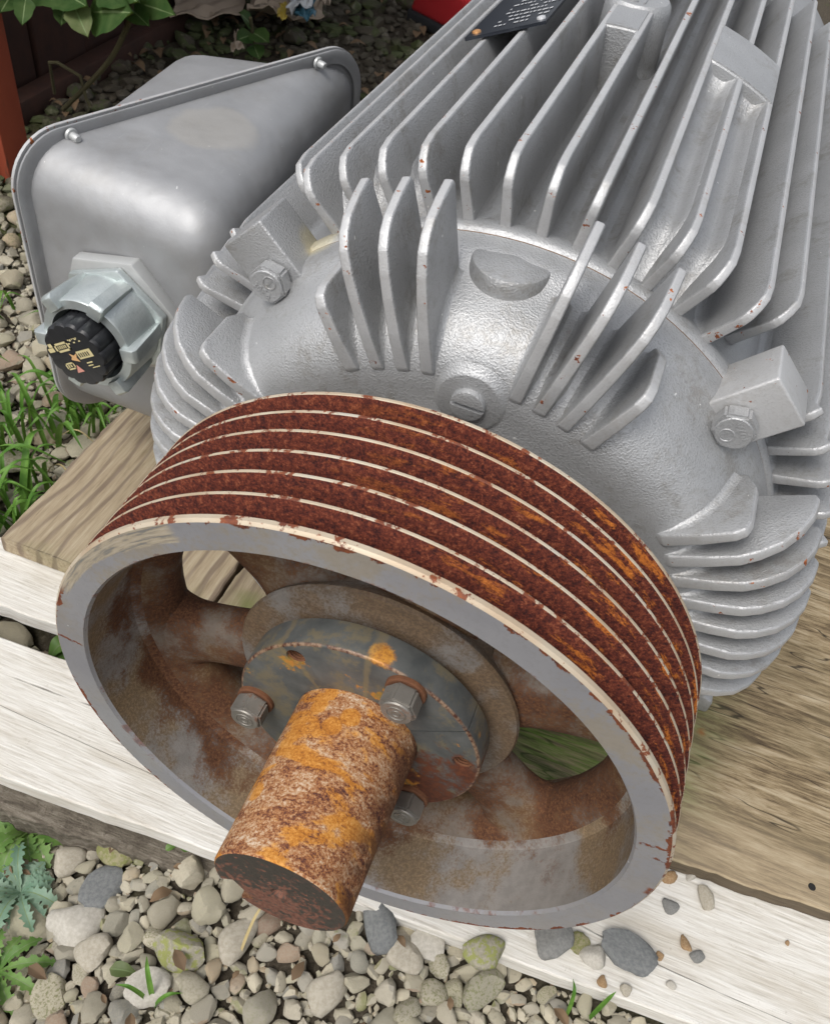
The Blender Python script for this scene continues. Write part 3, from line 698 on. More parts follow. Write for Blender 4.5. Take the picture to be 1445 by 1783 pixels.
for x, y, r, mt, shp, fl, rz, lab in SPECIAL: lone_stone(x, y, g_h(x, y) + r * 0.30, r, mt, shp, fl, rz, lab, 'larger stones in the gravel')

# ------------------------------------------------------------------ timber under the motor
ZW, ZB = -1.53, -1.42           # tops of the bleached boards and of the brown timber
def board(name, L0, L1, w0, w1, z0, z1, along, mat, jit=0.006, n=90, yaw=0.0, pivot=(0, 0), end=0.01, seed=1, wave=0.0):
    r = random.Random(seed); c = 0.008
    sec = [(w0, z0 + c), (w0 + c, z0), (w1 - c, z0), (w1, z0 + c), (w1, z1 - c), (w1 - c, z1), ((w0 * 1 + w1 * 3) / 4, z1), ((w0 + w1) / 2, z1), ((w0 * 3 + w1) / 4, z1), (w0 + c, z1), (w0, z1 - c)]
    v = []; k = len(sec); jl = jr = 0
    for i in range(n + 1):
        l = L0 + (L1 - L0) * i / n
        jl = 0.75 * jl + r.gauss(0, jit); jr = 0.75 * jr + r.gauss(0, jit)
        zz = wave * math.sin(l * 1.7 + seed)
        for (w, z) in sec:
            ww = w + (jl if w < (w0 + w1) / 2 - 0.02 else jr if w > (w0 + w1) / 2 + 0.02 else 0) * (1 if abs(w - (w0 + w1) / 2) > (w1 - w0) * 0.3 else 0.3)
            ll = l + (r.gauss(0, end) if i in (0, n) else 0)
            p = (ll, ww, z + zz) if along == 'X' else (ww, ll, z + zz)
            if yaw:
                dx, dy = p[0] - pivot[0], p[1] - pivot[1]
                p = (pivot[0] + dx * math.cos(yaw) - dy * math.sin(yaw), pivot[1] + dx * math.sin(yaw) + dy * math.cos(yaw), p[2])
            v.append(p)
    f = [(i * k + a, i * k + (a + 1) % k, (i + 1) * k + (a + 1) % k, (i + 1) * k + a) for i in range(n) for a in range(k)]
    f += [tuple(range(k))[::-1], tuple(range(n * k, (n + 1) * k))]
    return recalc(mesh(name, v, f, mat, sm=40))
YW = R(3.2)
pallet = thing('pallet', (0, 1.5, -1.93), 'bleached wooden pallet under the motor', 'pallet')
obj('deck_board', board('deck_board', -3.1, 3.2, 0.155, 0.815, ZW - 0.115, ZW, 'X', M['white'], yaw=YW, seed=3, jit=0.0018), pallet)
obj('deck_board', board('deck_board', -3.1, 3.2, 0.985, 1.40, ZW - 0.118, ZW - 0.004, 'X', M['white'], yaw=YW, seed=5, jit=0.0025), pallet)
obj('deck_board', board('deck_board', -2.42, 3.2, 1.9, 2.55, ZW - 0.115, ZW, 'X', M['white'], yaw=YW, seed=8), pallet)
obj('deck_board', board('deck_board', -2.36, 3.2, 3.1, 3.75, ZW - 0.115, ZW, 'X', M['white'], yaw=YW, seed=9), pallet)
for sx in (-1.55, 0.05, 2.95):
    obj('stringer', board('stringer', 0.3, 3.9, sx - 0.11, sx + 0.11, -2.05, ZW - 0.122, 'Y', M['plank_green'], seed=11), pallet)
def dirty_board():
    t = NT('dirty_grey_board'); o = t.sep(t.p); v = t.comb(t.math('MULTIPLY', o[0], 0.12), o[1], o[2])
    f = t.noise(30, 6, 0.72, vec=v, dist=0.3); g = t.noise(12, 6, 0.75)
    col = t.ramp(f, [(0.3, (0.07, 0.058, 0.045)), (0.5, (0.19, 0.165, 0.13)), (0.7, (0.32, 0.285, 0.235))])
    col = t.mix(t.math('MULTIPLY', t.step(g, 0.46, 0.6), 0.8), col, t.mix(t.noise(60, 4, 0.7), (0.05, 0.04, 0.03), (0.17, 0.145, 0.115)))
    return t.done(col, 0.95, 0.0, t.bump(t.math('ADD', f, g), 0.9, 0.02), spec=0.15)
M['dirty'] = dirty_board()
obj('bottom_board', board('bottom_board', -3.1, 0.1, 0.09, 0.62, -1.90, -1.70, 'X', M['dirty'], yaw=R(4.2), seed=14, jit=0.004, wave=0.004, n=200), pallet)
tag(obj('plank', board('plank', 1.19, 4.6, -2.50, -1.24, ZW + 0.004, ZB, 'Y', M['plank'], seed=21, jit=0.003)), 'brown grained plank left of the pulley under the motor foot', 'plank')
tag(obj('plank', board('plank', 1.17, 4.6, -1.21, -0.35, ZW + 0.004, ZB - 0.02, 'Y', M['plank_green'], seed=22, jit=0.003)), 'green stained plank seen between the pulley spokes', 'plank')
tag(obj('timber_sheet', board('timber_sheet', -0.25, 3.6, 0.868, 4.6, ZW + 0.004, ZB, 'X', M['sheet'], seed=23, jit=0.003, yaw=R(3.6), pivot=(1.4, 0.868))), 'wide weathered brown board with green algae right of the pulley', 'board')
for x, y, r, mt, shp, lab in PEB:
    zt = ZW if y > 0.24 else -1.555
    o = lone_stone(x, y, zt + r * 0.42, r, mt, shp, 0.95, rng.uniform(0, 6), lab, 'stones lying on the bleached board')
    if r > 0.1: o.scale = (r * 0.88, r * 0.66, r * 0.62); o.rotation_euler = (0.1, 0.05, R(-18))
for (x, y) in ((2.02, 0.995),):
    mb = MB(); mb.lathe([(ZB + 0.001, 0.0), (ZB + 0.004, 0.013), (ZB + 0.001, 0.018)], 16, axis='Z', center=(x, y, 0))
    tag(obj('nail', mb.mesh('nail', M['black'])), 'dark nail head in the brown board', 'nail')

# ------------------------------------------------------------------ motor
motor = thing('electric_motor', (0, 2.6, ZB), 'large silver painted electric motor with cooling fins on the timber', 'motor')
frame_prof = [(1.286, 0.95), (1.286, 1.128), (1.292, 1.138), (1.305, 1.146), (1.335, 1.148), (1.365, 1.142), (1.40, 1.128), (1.46, 1.122), (4.62, 1.122), (4.62, 0.3)]
mb = MB(); mb.lathe(frame_prof, 160); frame = obj('frame', mb.mesh('frame', M['paint'], 30), motor)
mb = MB(); mb.lathe([(1.279, 1.10), (1.279, 1.1330), (1.288, 1.1330), (1.288, 1.10)], 160); obj('joint_seam', mb.mesh('joint_seam', M['joint']), frame)
bell_prof = [(0.62, 0.0), (0.62, 0.30), (0.80, 0.34), (0.868, 0.42), (0.872, 0.80), (0.876, 0.855), (0.889, 0.905), (0.915, 0.955), (0.955, 1.0), (1.01, 1.035), (1.08, 1.062), (1.13, 1.080), (1.17, 1.104), (1.20, 1.120), (1.23, 1.127), (1.272, 1.131), (1.281, 1.134), (1.284, 1.12), (1.284, 0.9)]
mb = MB(); mb.lathe(bell_prof, 160); bell = obj('end_bell', mb.mesh('end_bell', M['paint'], 40), motor)

def fin_mesh(name, path, t, root, h=0.035, bev=0.008, taper=0.45):
    h0 = h; bellf = len(root) > 4
    """path: outline (y, r); root: points (y, r, ny, nr) along which a fillet joins the casting"""
    rmax = max(p[1] for p in path); rmin = min(p[1] for p in root)
    bm = bmesh.new()
    A = [bm.verts.new((-t / 2, y, r)) for y, r in path]; B = [bm.verts.new((t / 2, y, r)) for y, r in path]; n = len(path)
    bm.faces.new(A); bm.faces.new(B[::-1])
    for i in range(n): bm.faces.new((A[i], A[(i + 1) % n], B[(i + 1) % n], B[i]))
    bmesh.ops.recalc_face_normals(bm, faces=bm.faces)
    for v in bm.verts:
        v.co.x *= 1 + taper * max(0, (rmax - v.co.z)) / (rmax - rmin)
    ed = [e for e in bm.edges]
    bmesh.ops.bevel(bm, geom=ed, offset=bev, segments=3, affect='EDGES', profile=0.5, clamp_overlap=True)
    bm.faces.ensure_lookup_table()
    for f in bm.faces:
        f.material_index = 1 if abs(f.normal.x) < 0.6 else 0
    for s in (-1, 1):       # fillet skirts
        rows = []
        for qi, (y, r, ny, nr) in enumerate(root):
            h = h0 * (min(1.0, 0.12 + qi * 0.45) if bellf else (0.08, 0.55, 1.0, 1.0)[qi])
            w = t / 2 * (1 + taper * max(0, rmax - r) / (rmax - rmin)) * 0.98; row = []
            for k in range(6):
                a = math.pi / 2 * k / 5
                du = h * (1 - math.cos(a)) ; dv = h * (1 - math.sin(a))
                # from up the side (k=0) out to the floor (k=5)
                row.append(bm.verts.new((s * (w + du), y + ny * (dv - 0.004), r + nr * (dv - 0.004))))
            rows.append(row)
        for i in range(len(rows) - 1):
            for k in range(5): bm.faces.new((rows[i][k], rows[i + 1][k], rows[i + 1][k + 1], rows[i][k + 1]))
    return bm_mesh(name, bm, [M['paint'], M['paint_edge']], 35)
def bell_root(a, b):
    pr = [p for p in bell_prof if 0.85 < p[1] < 1.12 and p[0] > 0.8]; out = []
    for i, (y, r) in enumerate(pr):
        y0, r0 = pr[max(i - 1, 0)]; y1, r1 = pr[min(i + 1, len(pr) - 1)]
        t = Vector((y1 - y0, r1 - r0)).normalized(); out.append((y, r, -t.y, t.x))
    return [p for p in out if a <= p[0] <= b]
def fin_path(rt, front, yb):
    return [(1.46, 1.06), (1.335, 1.11)] + front + [(yb, rt), (yb, 1.06)]
def frame_fin(rt, ys=1.29, yb=4.6):
    d = ys - 1.29
    p = [(1.42 + d, 1.05), (1.335 + d, 1.12), (1.293 + d, 1.29), (1.296 + d, 1.318), (1.318 + d, 1.35), (1.35 + d, rt - 0.01), (1.42 + d, rt), (yb, rt), (yb, 1.05)]
    return fin_mesh('frame_fin', p, 0.030, [(1.345 + d, 1.148, 0, 1), (1.375 + d, 1.139, 0, 1), (1.44 + d, 1.122, 0, 1), (yb, 1.122, 0, 1)], h=0.04)
FF = frame_fin(1.385); FFs = frame_fin(1.385, 1.47); FFb = frame_fin(1.34, 1.31)
FA = [-40.5, -34.5, -28.3, -22.1, -16.1, -10.1, -4.0, 2.0, 8.0, 14.2, 20.4, 26.8, 33.3, 39.6]
for a in FA: obj('fin', FFs if abs(a) > 39 else FF, frame, rot=(0, R(a), 0))
for k in range(9):
    for s in (-1, 1):
        a = 52.0 + 6.3 * k
        if s < 0 and 74 < a < 106: continue
        obj('fin', FFb if k < 20 else FF, frame, rot=(0, R(s * a), 0))
BF = fin_mesh('bell_fin', [(1.135, 1.0), (0.93, 0.86), (0.882, 0.845), (0.866, 0.87), (0.850, 1.0), (0.847, 1.12), (0.852, 1.20), (0.866, 1.265), (0.895, 1.305), (0.94, 1.335), (1.02, 1.36), (1.105, 1.378), (1.122, 1.36), (1.140, 1.06)], 0.031, bell_root(0.8755, 1.14), h=0.03)
BS = fin_mesh('bell_fin_short', [(1.135, 1.0), (0.93, 0.86), (0.882, 0.845), (0.866, 0.87), (0.850, 1.0), (0.848, 1.10), (0.862, 1.135), (0.90, 1.148), (1.06, 1.150), (1.13, 1.12), (1.140, 1.06)], 0.036, bell_root(0.8755, 1.14), h=0.03)
BW = fin_mesh('bell_fin_side', [(1.165, 1.0), (0.93, 0.86), (0.882, 0.845), (0.868, 0.87), (0.862, 1.0), (0.866, 1.09), (0.888, 1.15), (0.93, 1.215), (0.99, 1.265), (1.06, 1.298), (1.135, 1.312), (1.158, 1.30), (1.165, 1.06)], 0.036, bell_root(0.8755, 1.165), h=0.035)
for a in (9.4, 14.8, 20.4):
    for s in (-1, 1): obj('fin', BF, bell, rot=(0, R(s * a), 0))
for a in (26.6, 55.0):
    for s in (-1, 1): obj('fin', BS, bell, rot=(0, R(s * a), 0))
for k in range(7):
    for s in (-1, 1): obj('fin', BW, bell, rot=(0, R(s * (61.2 + 6.25 * k)), 0))

# bolt lugs, one at each corner of the bell
def hexhead(name, rad, h, mat, bev=0.008):
    bm = bmesh.new()
    a = [bm.verts.new((rad * math.cos(R(60 * i)), 0, rad * math.sin(R(60 * i)))) for i in range(6)]
    b = [bm.verts.new((rad * math.cos(R(60 * i)), -h, rad * math.sin(R(60 * i)))) for i in range(6)]
    bm.faces.new(a); top = bm.faces.new(b[::-1])
    for i in range(6): bm.faces.new((a[i], a[(i + 1) % 6], b[(i + 1) % 6], b[i]))
    bmesh.ops.recalc_face_normals(bm, faces=bm.faces)
    bmesh.ops.bevel(bm, geom=[e for e in bm.edges], offset=bev, segments=2, affect='EDGES')
    r2 = rad * 0.80; n = 24
    c = [bm.verts.new((r2 * math.cos(2 * math.pi * i / n), -h - 0.0005, r2 * math.sin(2 * math.pi * i / n))) for i in range(n)]
    d = [bm.verts.new((r2 * 0.95 * math.cos(2 * math.pi * i / n), -h - 0.005, r2 * 0.95 * math.sin(2 * math.pi * i / n))) for i in range(n)]
    for i in range(n): bm.faces.new((c[i], c[(i + 1) % n], d[(i + 1) % n], d[i]))
    bm.faces.new(d)
    return bm_mesh(name, bm, mat, 30)
LUG = None
for s in (-1, 1):
    for a in (44.6,):
        th = R(s * a)
        lug = bevel_box('bolt_lug', -0.097, 0.097, 1.165, 1.36, 0.98, 1.322, M['paint_edge' if (s > 0 and a < 90) else 'paint'], 0.009, 3, rot_y(th))
        lo = obj('bolt_lug', lug, frame)
        if a < 90:
            c = Vector((math.sin(th) * 1.142, 1.165, math.cos(th) * 1.142))
            bo = obj('bolt', hexhead('bolt', 0.074, 0.062, M['paint']), motor, rot=(0, R(12 if s < 0 else -10), 0), loc=c)
            tm = Matrix.Translation(c + Vector((0, -0.0675, 0))) @ rot_y(R(-35 * s if s < 0 else -125)) @ Matrix.Rotation(R(90), 4, 'X')
            t1 = text_mesh('head_mark', '307A', 0.036, 0.0015, tm @ Matrix.Translation((0, -0.026, 0)), M['paint']); o_ = obj('head_mark', t1, motor)
            mb = MB(); mb.lathe([(-0.002, 0.020), (-0.0045, 0.0215), (-0.0045, 0.0245), (-0.002, 0.026)], 24); mb.add([(-0.003, -0.004, -0.018), (0.003, -0.004, -0.018), (0.003, -0.004, 0.018), (-0.003, -0.004, 0.018)], [(0, 1, 2, 3)])
            rm = mb.mesh('head_mark', M['paint']); rm.transform(Matrix.Translation((c + Vector((0, -0.0655, 0.0))) * S) @ rot_y(R(-35 * s if s < 0 else -125)) @ Matrix.Translation(Vector((0, 0, 0.022)) * S)); obj('head_mark', rm, motor)
# round boss on top of the bell
mb = MB(); mb.lathe([(0.95, 0.150), (1.03, 0.138), (1.085, 0.130), (1.104, 0.127), (1.111, 0.123), (1.1145, 0.114), (1.124, 0.0)], 40, axis='Z', center=(-0.01, 1.195, 0)); obj('boss', mb.mesh('boss', M['paint']), bell)
# slotted plug on its pad
mb = MB(); mb.lathe([(0.885, 0.135), (0.877, 0.122), (0.868, 0.110), (0.862, 0.104), (0.860, 0.098), (0.860, 0.0)], 40, center=(0.006, 0, 0.80)); obj('plug_pad', mb.mesh('plug_pad', M['paint']), bell)
mb = MB(); mb.lathe([(0.865, 0.056), (0.846, 0.056), (0.839, 0.053), (0.836, 0.046), (0.835, 0.0)], 32, center=(0.006, 0, 0.80))
plug = obj('plug', mb.mesh('plug', M['paint']), bell)
cut = obj('cut', bevel_box('cut', -0.09, 0.09, 0.80, 0.850, -0.0075, 0.0075, M['paint'], 0, mat4=Matrix.Translation((0.006, 0, 0.80)) @ rot_y(R(2))))
boolean(plug, cut)
# pads, lifting boss and nameplate on top of the frame
def arc_slab(name, a0, a1, y0, y1, r0, r1, mat, bev=0.012):
    bm = bmesh.new(); n = 8; ring = []
    for i in range(n + 1):
        a = R(a0 + (a1 - a0) * i / n); ring.append([bm.verts.new((r * math.sin(a), y, r * math.cos(a))) for (y, r) in ((y0, r0), (y0, r1), (y1, r1), (y1, r0))])
    for i in range(n):
        for k in range(4): bm.faces.new((ring[i][k], ring[i + 1][k], ring[i + 1][(k + 1) % 4], ring[i][(k + 1) % 4]))
    bm.faces.new(ring[0]); bm.faces.new(ring[-1][::-1])
    bmesh.ops.recalc_face_normals(bm, faces=bm.faces)
    bmesh.ops.bevel(bm, geom=[e for e in bm.edges if e.calc_face_angle(0) > 0.5], offset=bev, segments=3, affect='EDGES')
    return bm_mesh(name, bm, mat, 40)
obj('pad', arc_slab('pad', 14.0, 27.4, 2.66, 3.12, 1.1, 1.391, M['paint']), frame)
for (a0, a1, rt) in ((14.2, 20.4, 1.292), (20.4, 26.8, 1.292), (-34.5, -28.3, 1.225), (-28.3, -22.1, 1.235), (-22.1, -16.1, 1.225)):
    n = 14; rows = []
    pr = [(1.338, 1.10), (1.342, 1.148), (1.365, 1.162), (1.40, 1.19), (1.45, rt - 0.03), (1.50, rt - 0.008), (1.56, rt), (2.55, rt), (2.62, rt + 0.01), (2.66, rt + 0.05), (2.68, 1.375)] if a0 > 0 else [(1.338, 1.10), (1.342, 1.148), (1.365, 1.158), (1.40, 1.175), (1.45, rt - 0.02), (1.50, rt - 0.005), (1.56, rt), (4.6, rt)]
    v = []; f = []
    for i in range(n + 1):
        u = i / n; e = min(u, 1 - u) * (a1 - a0)            # channel floor curves up into the fins
        up = 0.055 * max(0.0, 1 - (e - 0.7) / 1.6) ** 2 if e > 0.7 else 0.055
        aa = R(a0 + (a1 - a0) * u)
        for (yy, rr_) in pr:
            q = rr_ + up * min(1.0, max(0.0, (yy - 1.36) / 0.12)); q = min(q, 1.378)
            v.append((q * math.sin(aa), yy, q * math.cos(aa)))
    k = len(pr)
    f = [(i * k + j, (i + 1) * k + j, (i + 1) * k + j + 1, i * k + j + 1) for i in range(n) for j in range(k - 1)]
    obj('channel_floor', recalc(mesh('channel_floor', v, f, M['paint'], sm=50)), frame)
obj('pad', arc_slab('pad', -4.2, 2.2, 2.63, 3.4, 1.1, 1.390, M['paint']), frame)
mb = MB(); mb.lathe([(1.1, 0.150), (1.36, 0.142), (1.385, 0.137), (1.400, 0.125), (1.402, 0.0)], 40, axis='Z', center=(-0.02, 3.02, 0)); obj('lifting_boss', mb.mesh('lifting_boss', M['paint']), frame)
t1 = text_mesh('cast_mark', 'C1', 0.09, 0.003, Matrix.Translation((-0.02, 2.96, 1.404)), M['paint']); obj('cast_mark', t1, frame)
# nameplate, bent across the fins at the left of the top
npl = thing('p', (0, 0, 0), None, None)
bpy.data.objects.remove(npl)
def np_pt(a, y, r): return (r * math.sin(R(a)), y, r * math.cos(R(a)))
mb = MB()
c4 = [np_pt(-24.6, 2.40, 1.412), np_pt(-12.4, 2.52, 1.412), np_pt(-12.4, 3.6, 1.412), np_pt(-24.6, 3.48, 1.412)]
ctr = [np_pt(-24.6, 2.40, 1.400), np_pt(-12.4, 2.52, 1.400), np_pt(-12.4, 3.6, 1.400), np_pt(-24.6, 3.48, 1.400)]
mb.add(c4 + ctr, [(0, 1, 2, 3), (4, 7, 6, 5), (0, 4, 5, 1), (1, 5, 6, 2), (2, 6, 7, 3), (3, 7, 4, 0)])
plate = obj('nameplate', mb.mesh('nameplate', M['plate']), motor)
def on_plate(u, v, h=0.0025):
    a, b, c, d = [Vector(p) for p in c4]
    p = (a * (1 - u) + b * u) * (1 - v) + (d * (1 - u) + c * u) * v
    n = (b - a).cross(d - a).normalized(); return p + n * h
mb = MB(); r_ = random.Random(4)
for row in range(9):
    u = 0.30; v = 0.06 + row * 0.055
    while u < 0.93:
        w = r_.uniform(0.02, 0.07)
        if r_.random() < 0.75: mb.add([on_plate(u, v), on_plate(u + w, v + 0.004), on_plate(u + w, v + 0.022), on_plate(u, v + 0.018)], [(0, 1, 2, 3)])
        u += w + 0.02
obj('print', mb.mesh('print', M['plate_print'], 0), plate)
for (u, v) in ((0.10, 0.05), (0.90, 0.05)):
    p = on_plate(u, v, 0); mb = MB(); mb.lathe([(-0.004, 0.020), (0.006, 0.017), (0.010, 0.009), (0.011, 0.0)], 16, axis='Z')
    m_ = mb.mesh('rivet', M['rivet'] if u < 0.5 else M['plate_print']); m_.transform(Matrix.Translation(p * S) @ rot_y(R(-18))); obj('rivet', m_, plate)
# feet
for s in (-1, 1):
    for y0 in (1.72, 3.5):
        bm = bmesh.new()
        q = [(1.12 * s, -1.42), (1.43 * s, -1.42), (1.43 * s, -1.32), (1.37 * s, -1.29), (1.25 * s, -0.5), (0.98 * s, -0.6)]
        bm = prism_bm(q, lambda u, v, w, y0=y0: Vector((u, y0 + 0.17 + w, v)), 0.34, 0.02, 2)
        obj('foot', bm_mesh('foot', bm, M['paint']), motor)
# shaft
mb = MB(); mb.lathe([(1.0, 0.2039), (-0.424, 0.2039), (-0.431, 0.1985), (-0.432, 0.026), (-0.428, 0.0235), (-0.404, 0.0)], 128, m=[0, 0, 1, 1, 1])
shaft_o = obj('shaft', mb.mesh('shaft', [M['shaft'], M['shaftend']]), motor)
cut = obj('cut', bevel_box('cut', -0.052, 0.052, -0.6, -0.02, 0.142, 0.3, [M['shaft']], 0, mat4=rot_y(R(90 + 142))))
boolean(shaft_o, cut)
# fan cover at the far end
mb = MB(); mb.lathe([(4.6, 1.0), (4.65, 1.24), (5.4, 1.24), (5.55, 1.05), (5.55, 0.0)], 96); obj('fan_cover', mb.mesh('fan_cover', M['paint_smooth']), motor)

# ------------------------------------------------------------------ terminal box on the motor's left side
A2 = Vector((-2.47, 1.875)); B2 = Vector((-1.70, 3.85)); D2 = (B2 - A2).normalized(); N2 = Vector((D2.y, -D2.x))   # N2 points to the motor
def fl(s, z, d=0.0): q = A2 + D2 * s + N2 * d; return (q.x, q.y, z)
def rrect(s0, s1, z0, z1, r, n=10):
    out = []
    for (cx, cz, a0) in ((s1 - r, z1 - r, 0), (s0 + r, z1 - r, 90), (s0 + r, z0 + r, 180), (s1 - r, z0 + r, 270)):
        for i in range(n + 1): a = R(a0 + 90 * i / n); out.append((cx + r * math.cos(a), cz + r * math.sin(a)))
    return out
def ring_loft(name, rings, mat, caps=(True, True), sm=45):
    v = [p for r_ in rings for p in r_]; k = len(rings[0]); f = []
    for i in range(len(rings) - 1):
        for a in range(k): f.append((i * k + a, i * k + (a + 1) % k, (i + 1) * k + (a + 1) % k, (i + 1) * k + a))
    if caps[0]: f.append(tuple(range(k))[::-1])
    if caps[1]: f.append(tuple(range((len(rings) - 1) * k, len(rings) * k)))
    return recalc(mesh(name, v, f, mat, sm=sm))
def wedge(name, P0, P1, P2, z0, z1, bev, shrink, mat):
    """plan triangle with the open side P0-P2; the far corner P1 is drawn in a little, like a pressing"""
    bm = bmesh.new(); lo, hi = [], []
    for i, p in enumerate((P0, P1, P2)):
        d = shrink if i == 1 else 0
        lo.append(bm.verts.new((p[0], p[1], z0 + d))); hi.append(bm.verts.new((p[0], p[1], z1 - d)))
    bm.faces.new(lo); bm.faces.new(hi[::-1])
    for i in range(3): bm.faces.new((lo[i], lo[(i + 1) % 3], hi[(i + 1) % 3], hi[i]))
    bmesh.ops.recalc_face_normals(bm, faces=bm.faces)
    keep = []
    for e in bm.edges:
        a, b = e.verts
        if (a in (lo[1], hi[1])) or (b in (lo[1], hi[1])): keep.append(e)
    bmesh.ops.bevel(bm, geom=keep, offset=bev, segments=8, affect='EDGES', profile=0.5)
    return bm_mesh(name, bm, mat, 50)
q0 = A2 + D2 * 0.045 + N2 * 0.0; q2 = A2 + D2 * 2.235
tbox = obj('terminal_box', wedge('terminal_box', q0, (-1.40, 1.845), q2, -1.0, 0.525, 0.24, 0.045, M['paint_smooth']), motor)
rings = [[fl(s, z, 0.004) for s, z in rrect(-0.012, 2.290, -1.052, 0.572, 0.27)], [fl(s, z, 0.016) for s, z in rrect(-0.012, 2.290, -1.052, 0.572, 0.27)],
         [fl(s, z, 0.021) for s, z in rrect(0.004, 2.274, -1.04, 0.56, 0.26)], [fl(s, z, 0.018) for s, z in rrect(0.025, 2.25, -1.01, 0.53, 0.24)],
         [fl(s, z, 0.018) for s, z in rrect(0.05, 2.23, -0.98, 0.50, 0.22)]]
obj('box_flange', ring_loft('box_flange', rings, M['paint_smooth'], (True, False)), tbox)
obj('gasket', ring_loft('gasket', [[fl(s, z, 0.003) for s, z in rrect(-0.008, 2.286, -1.048, 0.568, 0.27)], [fl(s, z, -0.0065) for s, z in rrect(-0.008, 2.286, -1.048, 0.568, 0.27)]], M['rubber']), tbox)
obj('cover_flange', ring_loft('cover_flange', [[fl(s, z, -0.007) for s, z in rrect(-0.02, 2.298, -1.06, 0.580, 0.275)], [fl(s, z, -0.026) for s, z in rrect(-0.02, 2.298, -1.06, 0.580, 0.275)]], M['paint_edge']), tbox)
c0 = A2 + D2 * 0.10 - N2 * 0.03; c2 = A2 + D2 * 2.0 - N2 * 0.03
obj('cover', wedge('cover', c0, (-2.60, 3.52), c2, -0.95, 0.52, 0.22, 0.02, M['paint_smooth']), tbox)
for s_, z_ in ((0.30, 0.535), (1.90, 0.535), (0.30, -1.02), (1.9, -1.02)):
    p = Vector(fl(s_, z_, 0.03)); mb = MB(); mb.lathe([(0.0, 0.034), (0.012, 0.030), (0.013, 0.020), (0.05, 0.020), (0.058, 0.014), (0.058, 0.0)], 16)
    m_ = mb.mesh('screw', M['locknut']); rt = Vector((0, 1, 0)).rotation_difference(Vector((N2.x, N2.y, 0))).to_matrix().to_4x4()
    m_.transform(Matrix.Translation(p * S) @ rt); obj('screw', m_, tbox)

# conduit fitting on the front of the box
FX, FZ, FY = -1.955, -0.135, 1.86
fit = obj('conduit_fitting', None or (lambda: (lambda mb: (mb.lathe([(FY - 0.02, 0.0), (FY - 0.02, 0.245), (FY - 0.312, 0.236), (FY - 0.320, 0.231), (FY - 0.322, 0.188), (FY - 0.20, 0.182), (FY - 0.19, 0.0)], 64, center=(FX, 0, FZ)), mb.mesh('conduit_fitting', M['zinc']))[1])(MB()))(), motor)
def hexplate(name, rad, y0, y1, mat, rot=0.0, bev=0.012):
    poly = [(rad * math.cos(R(60 * i) + rot), rad * math.sin(R(60 * i) + rot)) for i in range(6)]
    bm = prism_bm(poly, lambda u, v, w: Vector((FX + u, (y0 + y1) / 2 + w, FZ + v)), abs(y1 - y0), bev, 2); return bm_mesh(name, bm, mat)
obj('locknut', hexplate('locknut', 0.335, FY - 0.055, FY + 0.02, M['locknut'], R(12)), fit)
obj('body_hex', hexplate('body_hex', 0.296, FY - 0.10, FY - 0.058, M['zinc'], R(20)), fit)
for i in range(6):
    a = R(60 * i + 22)
    p = [(0.0, 0.200), (0.0, 0.268), (0.02, 0.282), (0.20, 0.270), (0.255, 0.262), (0.262, 0.25), (0.262, 0.20)]
    bm = prism_bm(p, lambda u, v, w, a=a: Vector((FX + v * math.sin(a) + w * math.cos(a), FY - 0.352 + u, FZ + v * math.cos(a) - w * math.sin(a))), 0.070, 0.010, 2)
    obj('lug', bm_mesh('lug', bm, M['zinc']), fit)
mb = MB(); prof = []
n = 14
v = []; f = []
NS = 168
for i in range(NS):
    a = 2 * math.pi * i / NS; w = 0.5 + 0.5 * math.cos(a * n); w = w ** 0.35; r0 = 0.156 + 0.011 * w
    for (y, r) in ((FY - 0.18, r0), (FY - 0.405, r0), (FY - 0.418, r0 - 0.008), (FY - 0.421, 0.140), (FY - 0.421, 0.0)):
        v.append((FX + r * math.sin(a), y, FZ + r * math.cos(a)))
for i in range(NS):
    j = (i + 1) % NS
    for k in range(4): f.append((i * 5 + k, j * 5 + k, j * 5 + k + 1, i * 5 + k + 1))
mb.add(v, f); capo = obj('cap', mb.mesh('cap', M['cap'], 30), fit)
# printing on the cap
CP = Matrix.Translation((FX, FY - 0.4228, FZ)) @ rot_y(R(-32)) @ Matrix.Rotation(R(90), 4, 'X')
def cap_poly(name, polys, mat):
    mb = MB()
    for p in polys: mb.add([tuple(CP @ Vector((u * 1.1, v_ * 1.1, 0))) for u, v_ in p], [tuple(range(len(p)))])
    obj('cap_print', mesh('cap_print', mb.v, mb.f, mat, sm=0), capo)
def rc(x, y, w, h): return [(x, y), (x + w, y), (x + w, y + h), (x, y + h)]
yel = [rc(-0.075, 0.030, 0.085, 0.010), rc(-0.075, 0.064, 0.085, 0.010), rc(-0.075, 0.030, 0.010, 0.044), rc(0.0, 0.030, 0.010, 0.044), rc(0.020, -0.02, 0.085, 0.038),
       rc(-0.12, 0.040, 0.035, 0.020), rc(-0.105, 0.062, 0.022, 0.018), rc(-0.085, -0.055, 0.052, 0.007), rc(-0.085, -0.028, 0.052, 0.007), rc(-0.085, -0.055, 0.007, 0.034), rc(-0.040, -0.055, 0.007, 0.034), rc(-0.072, -0.044, 0.008, 0.014), rc(-0.058, -0.044, 0.008, 0.014)]
for i in range(5): yel += [rc(-0.058 + i * 0.011, 0.045, 0.006, 0.015), rc(0.012 + i * 0.016, 0.055 + (i % 2) * 0.012, 0.011, 0.006), rc(0.02 + i * 0.012, 0.072, 0.007, 0.005)]
yel += [rc(0.04, -0.045, 0.035, 0.006), rc(0.04, -0.058, 0.030, 0.005), rc(0.055, -0.070, 0.045, 0.004)]
cap_poly('cap_print', yel, M['print_y'])
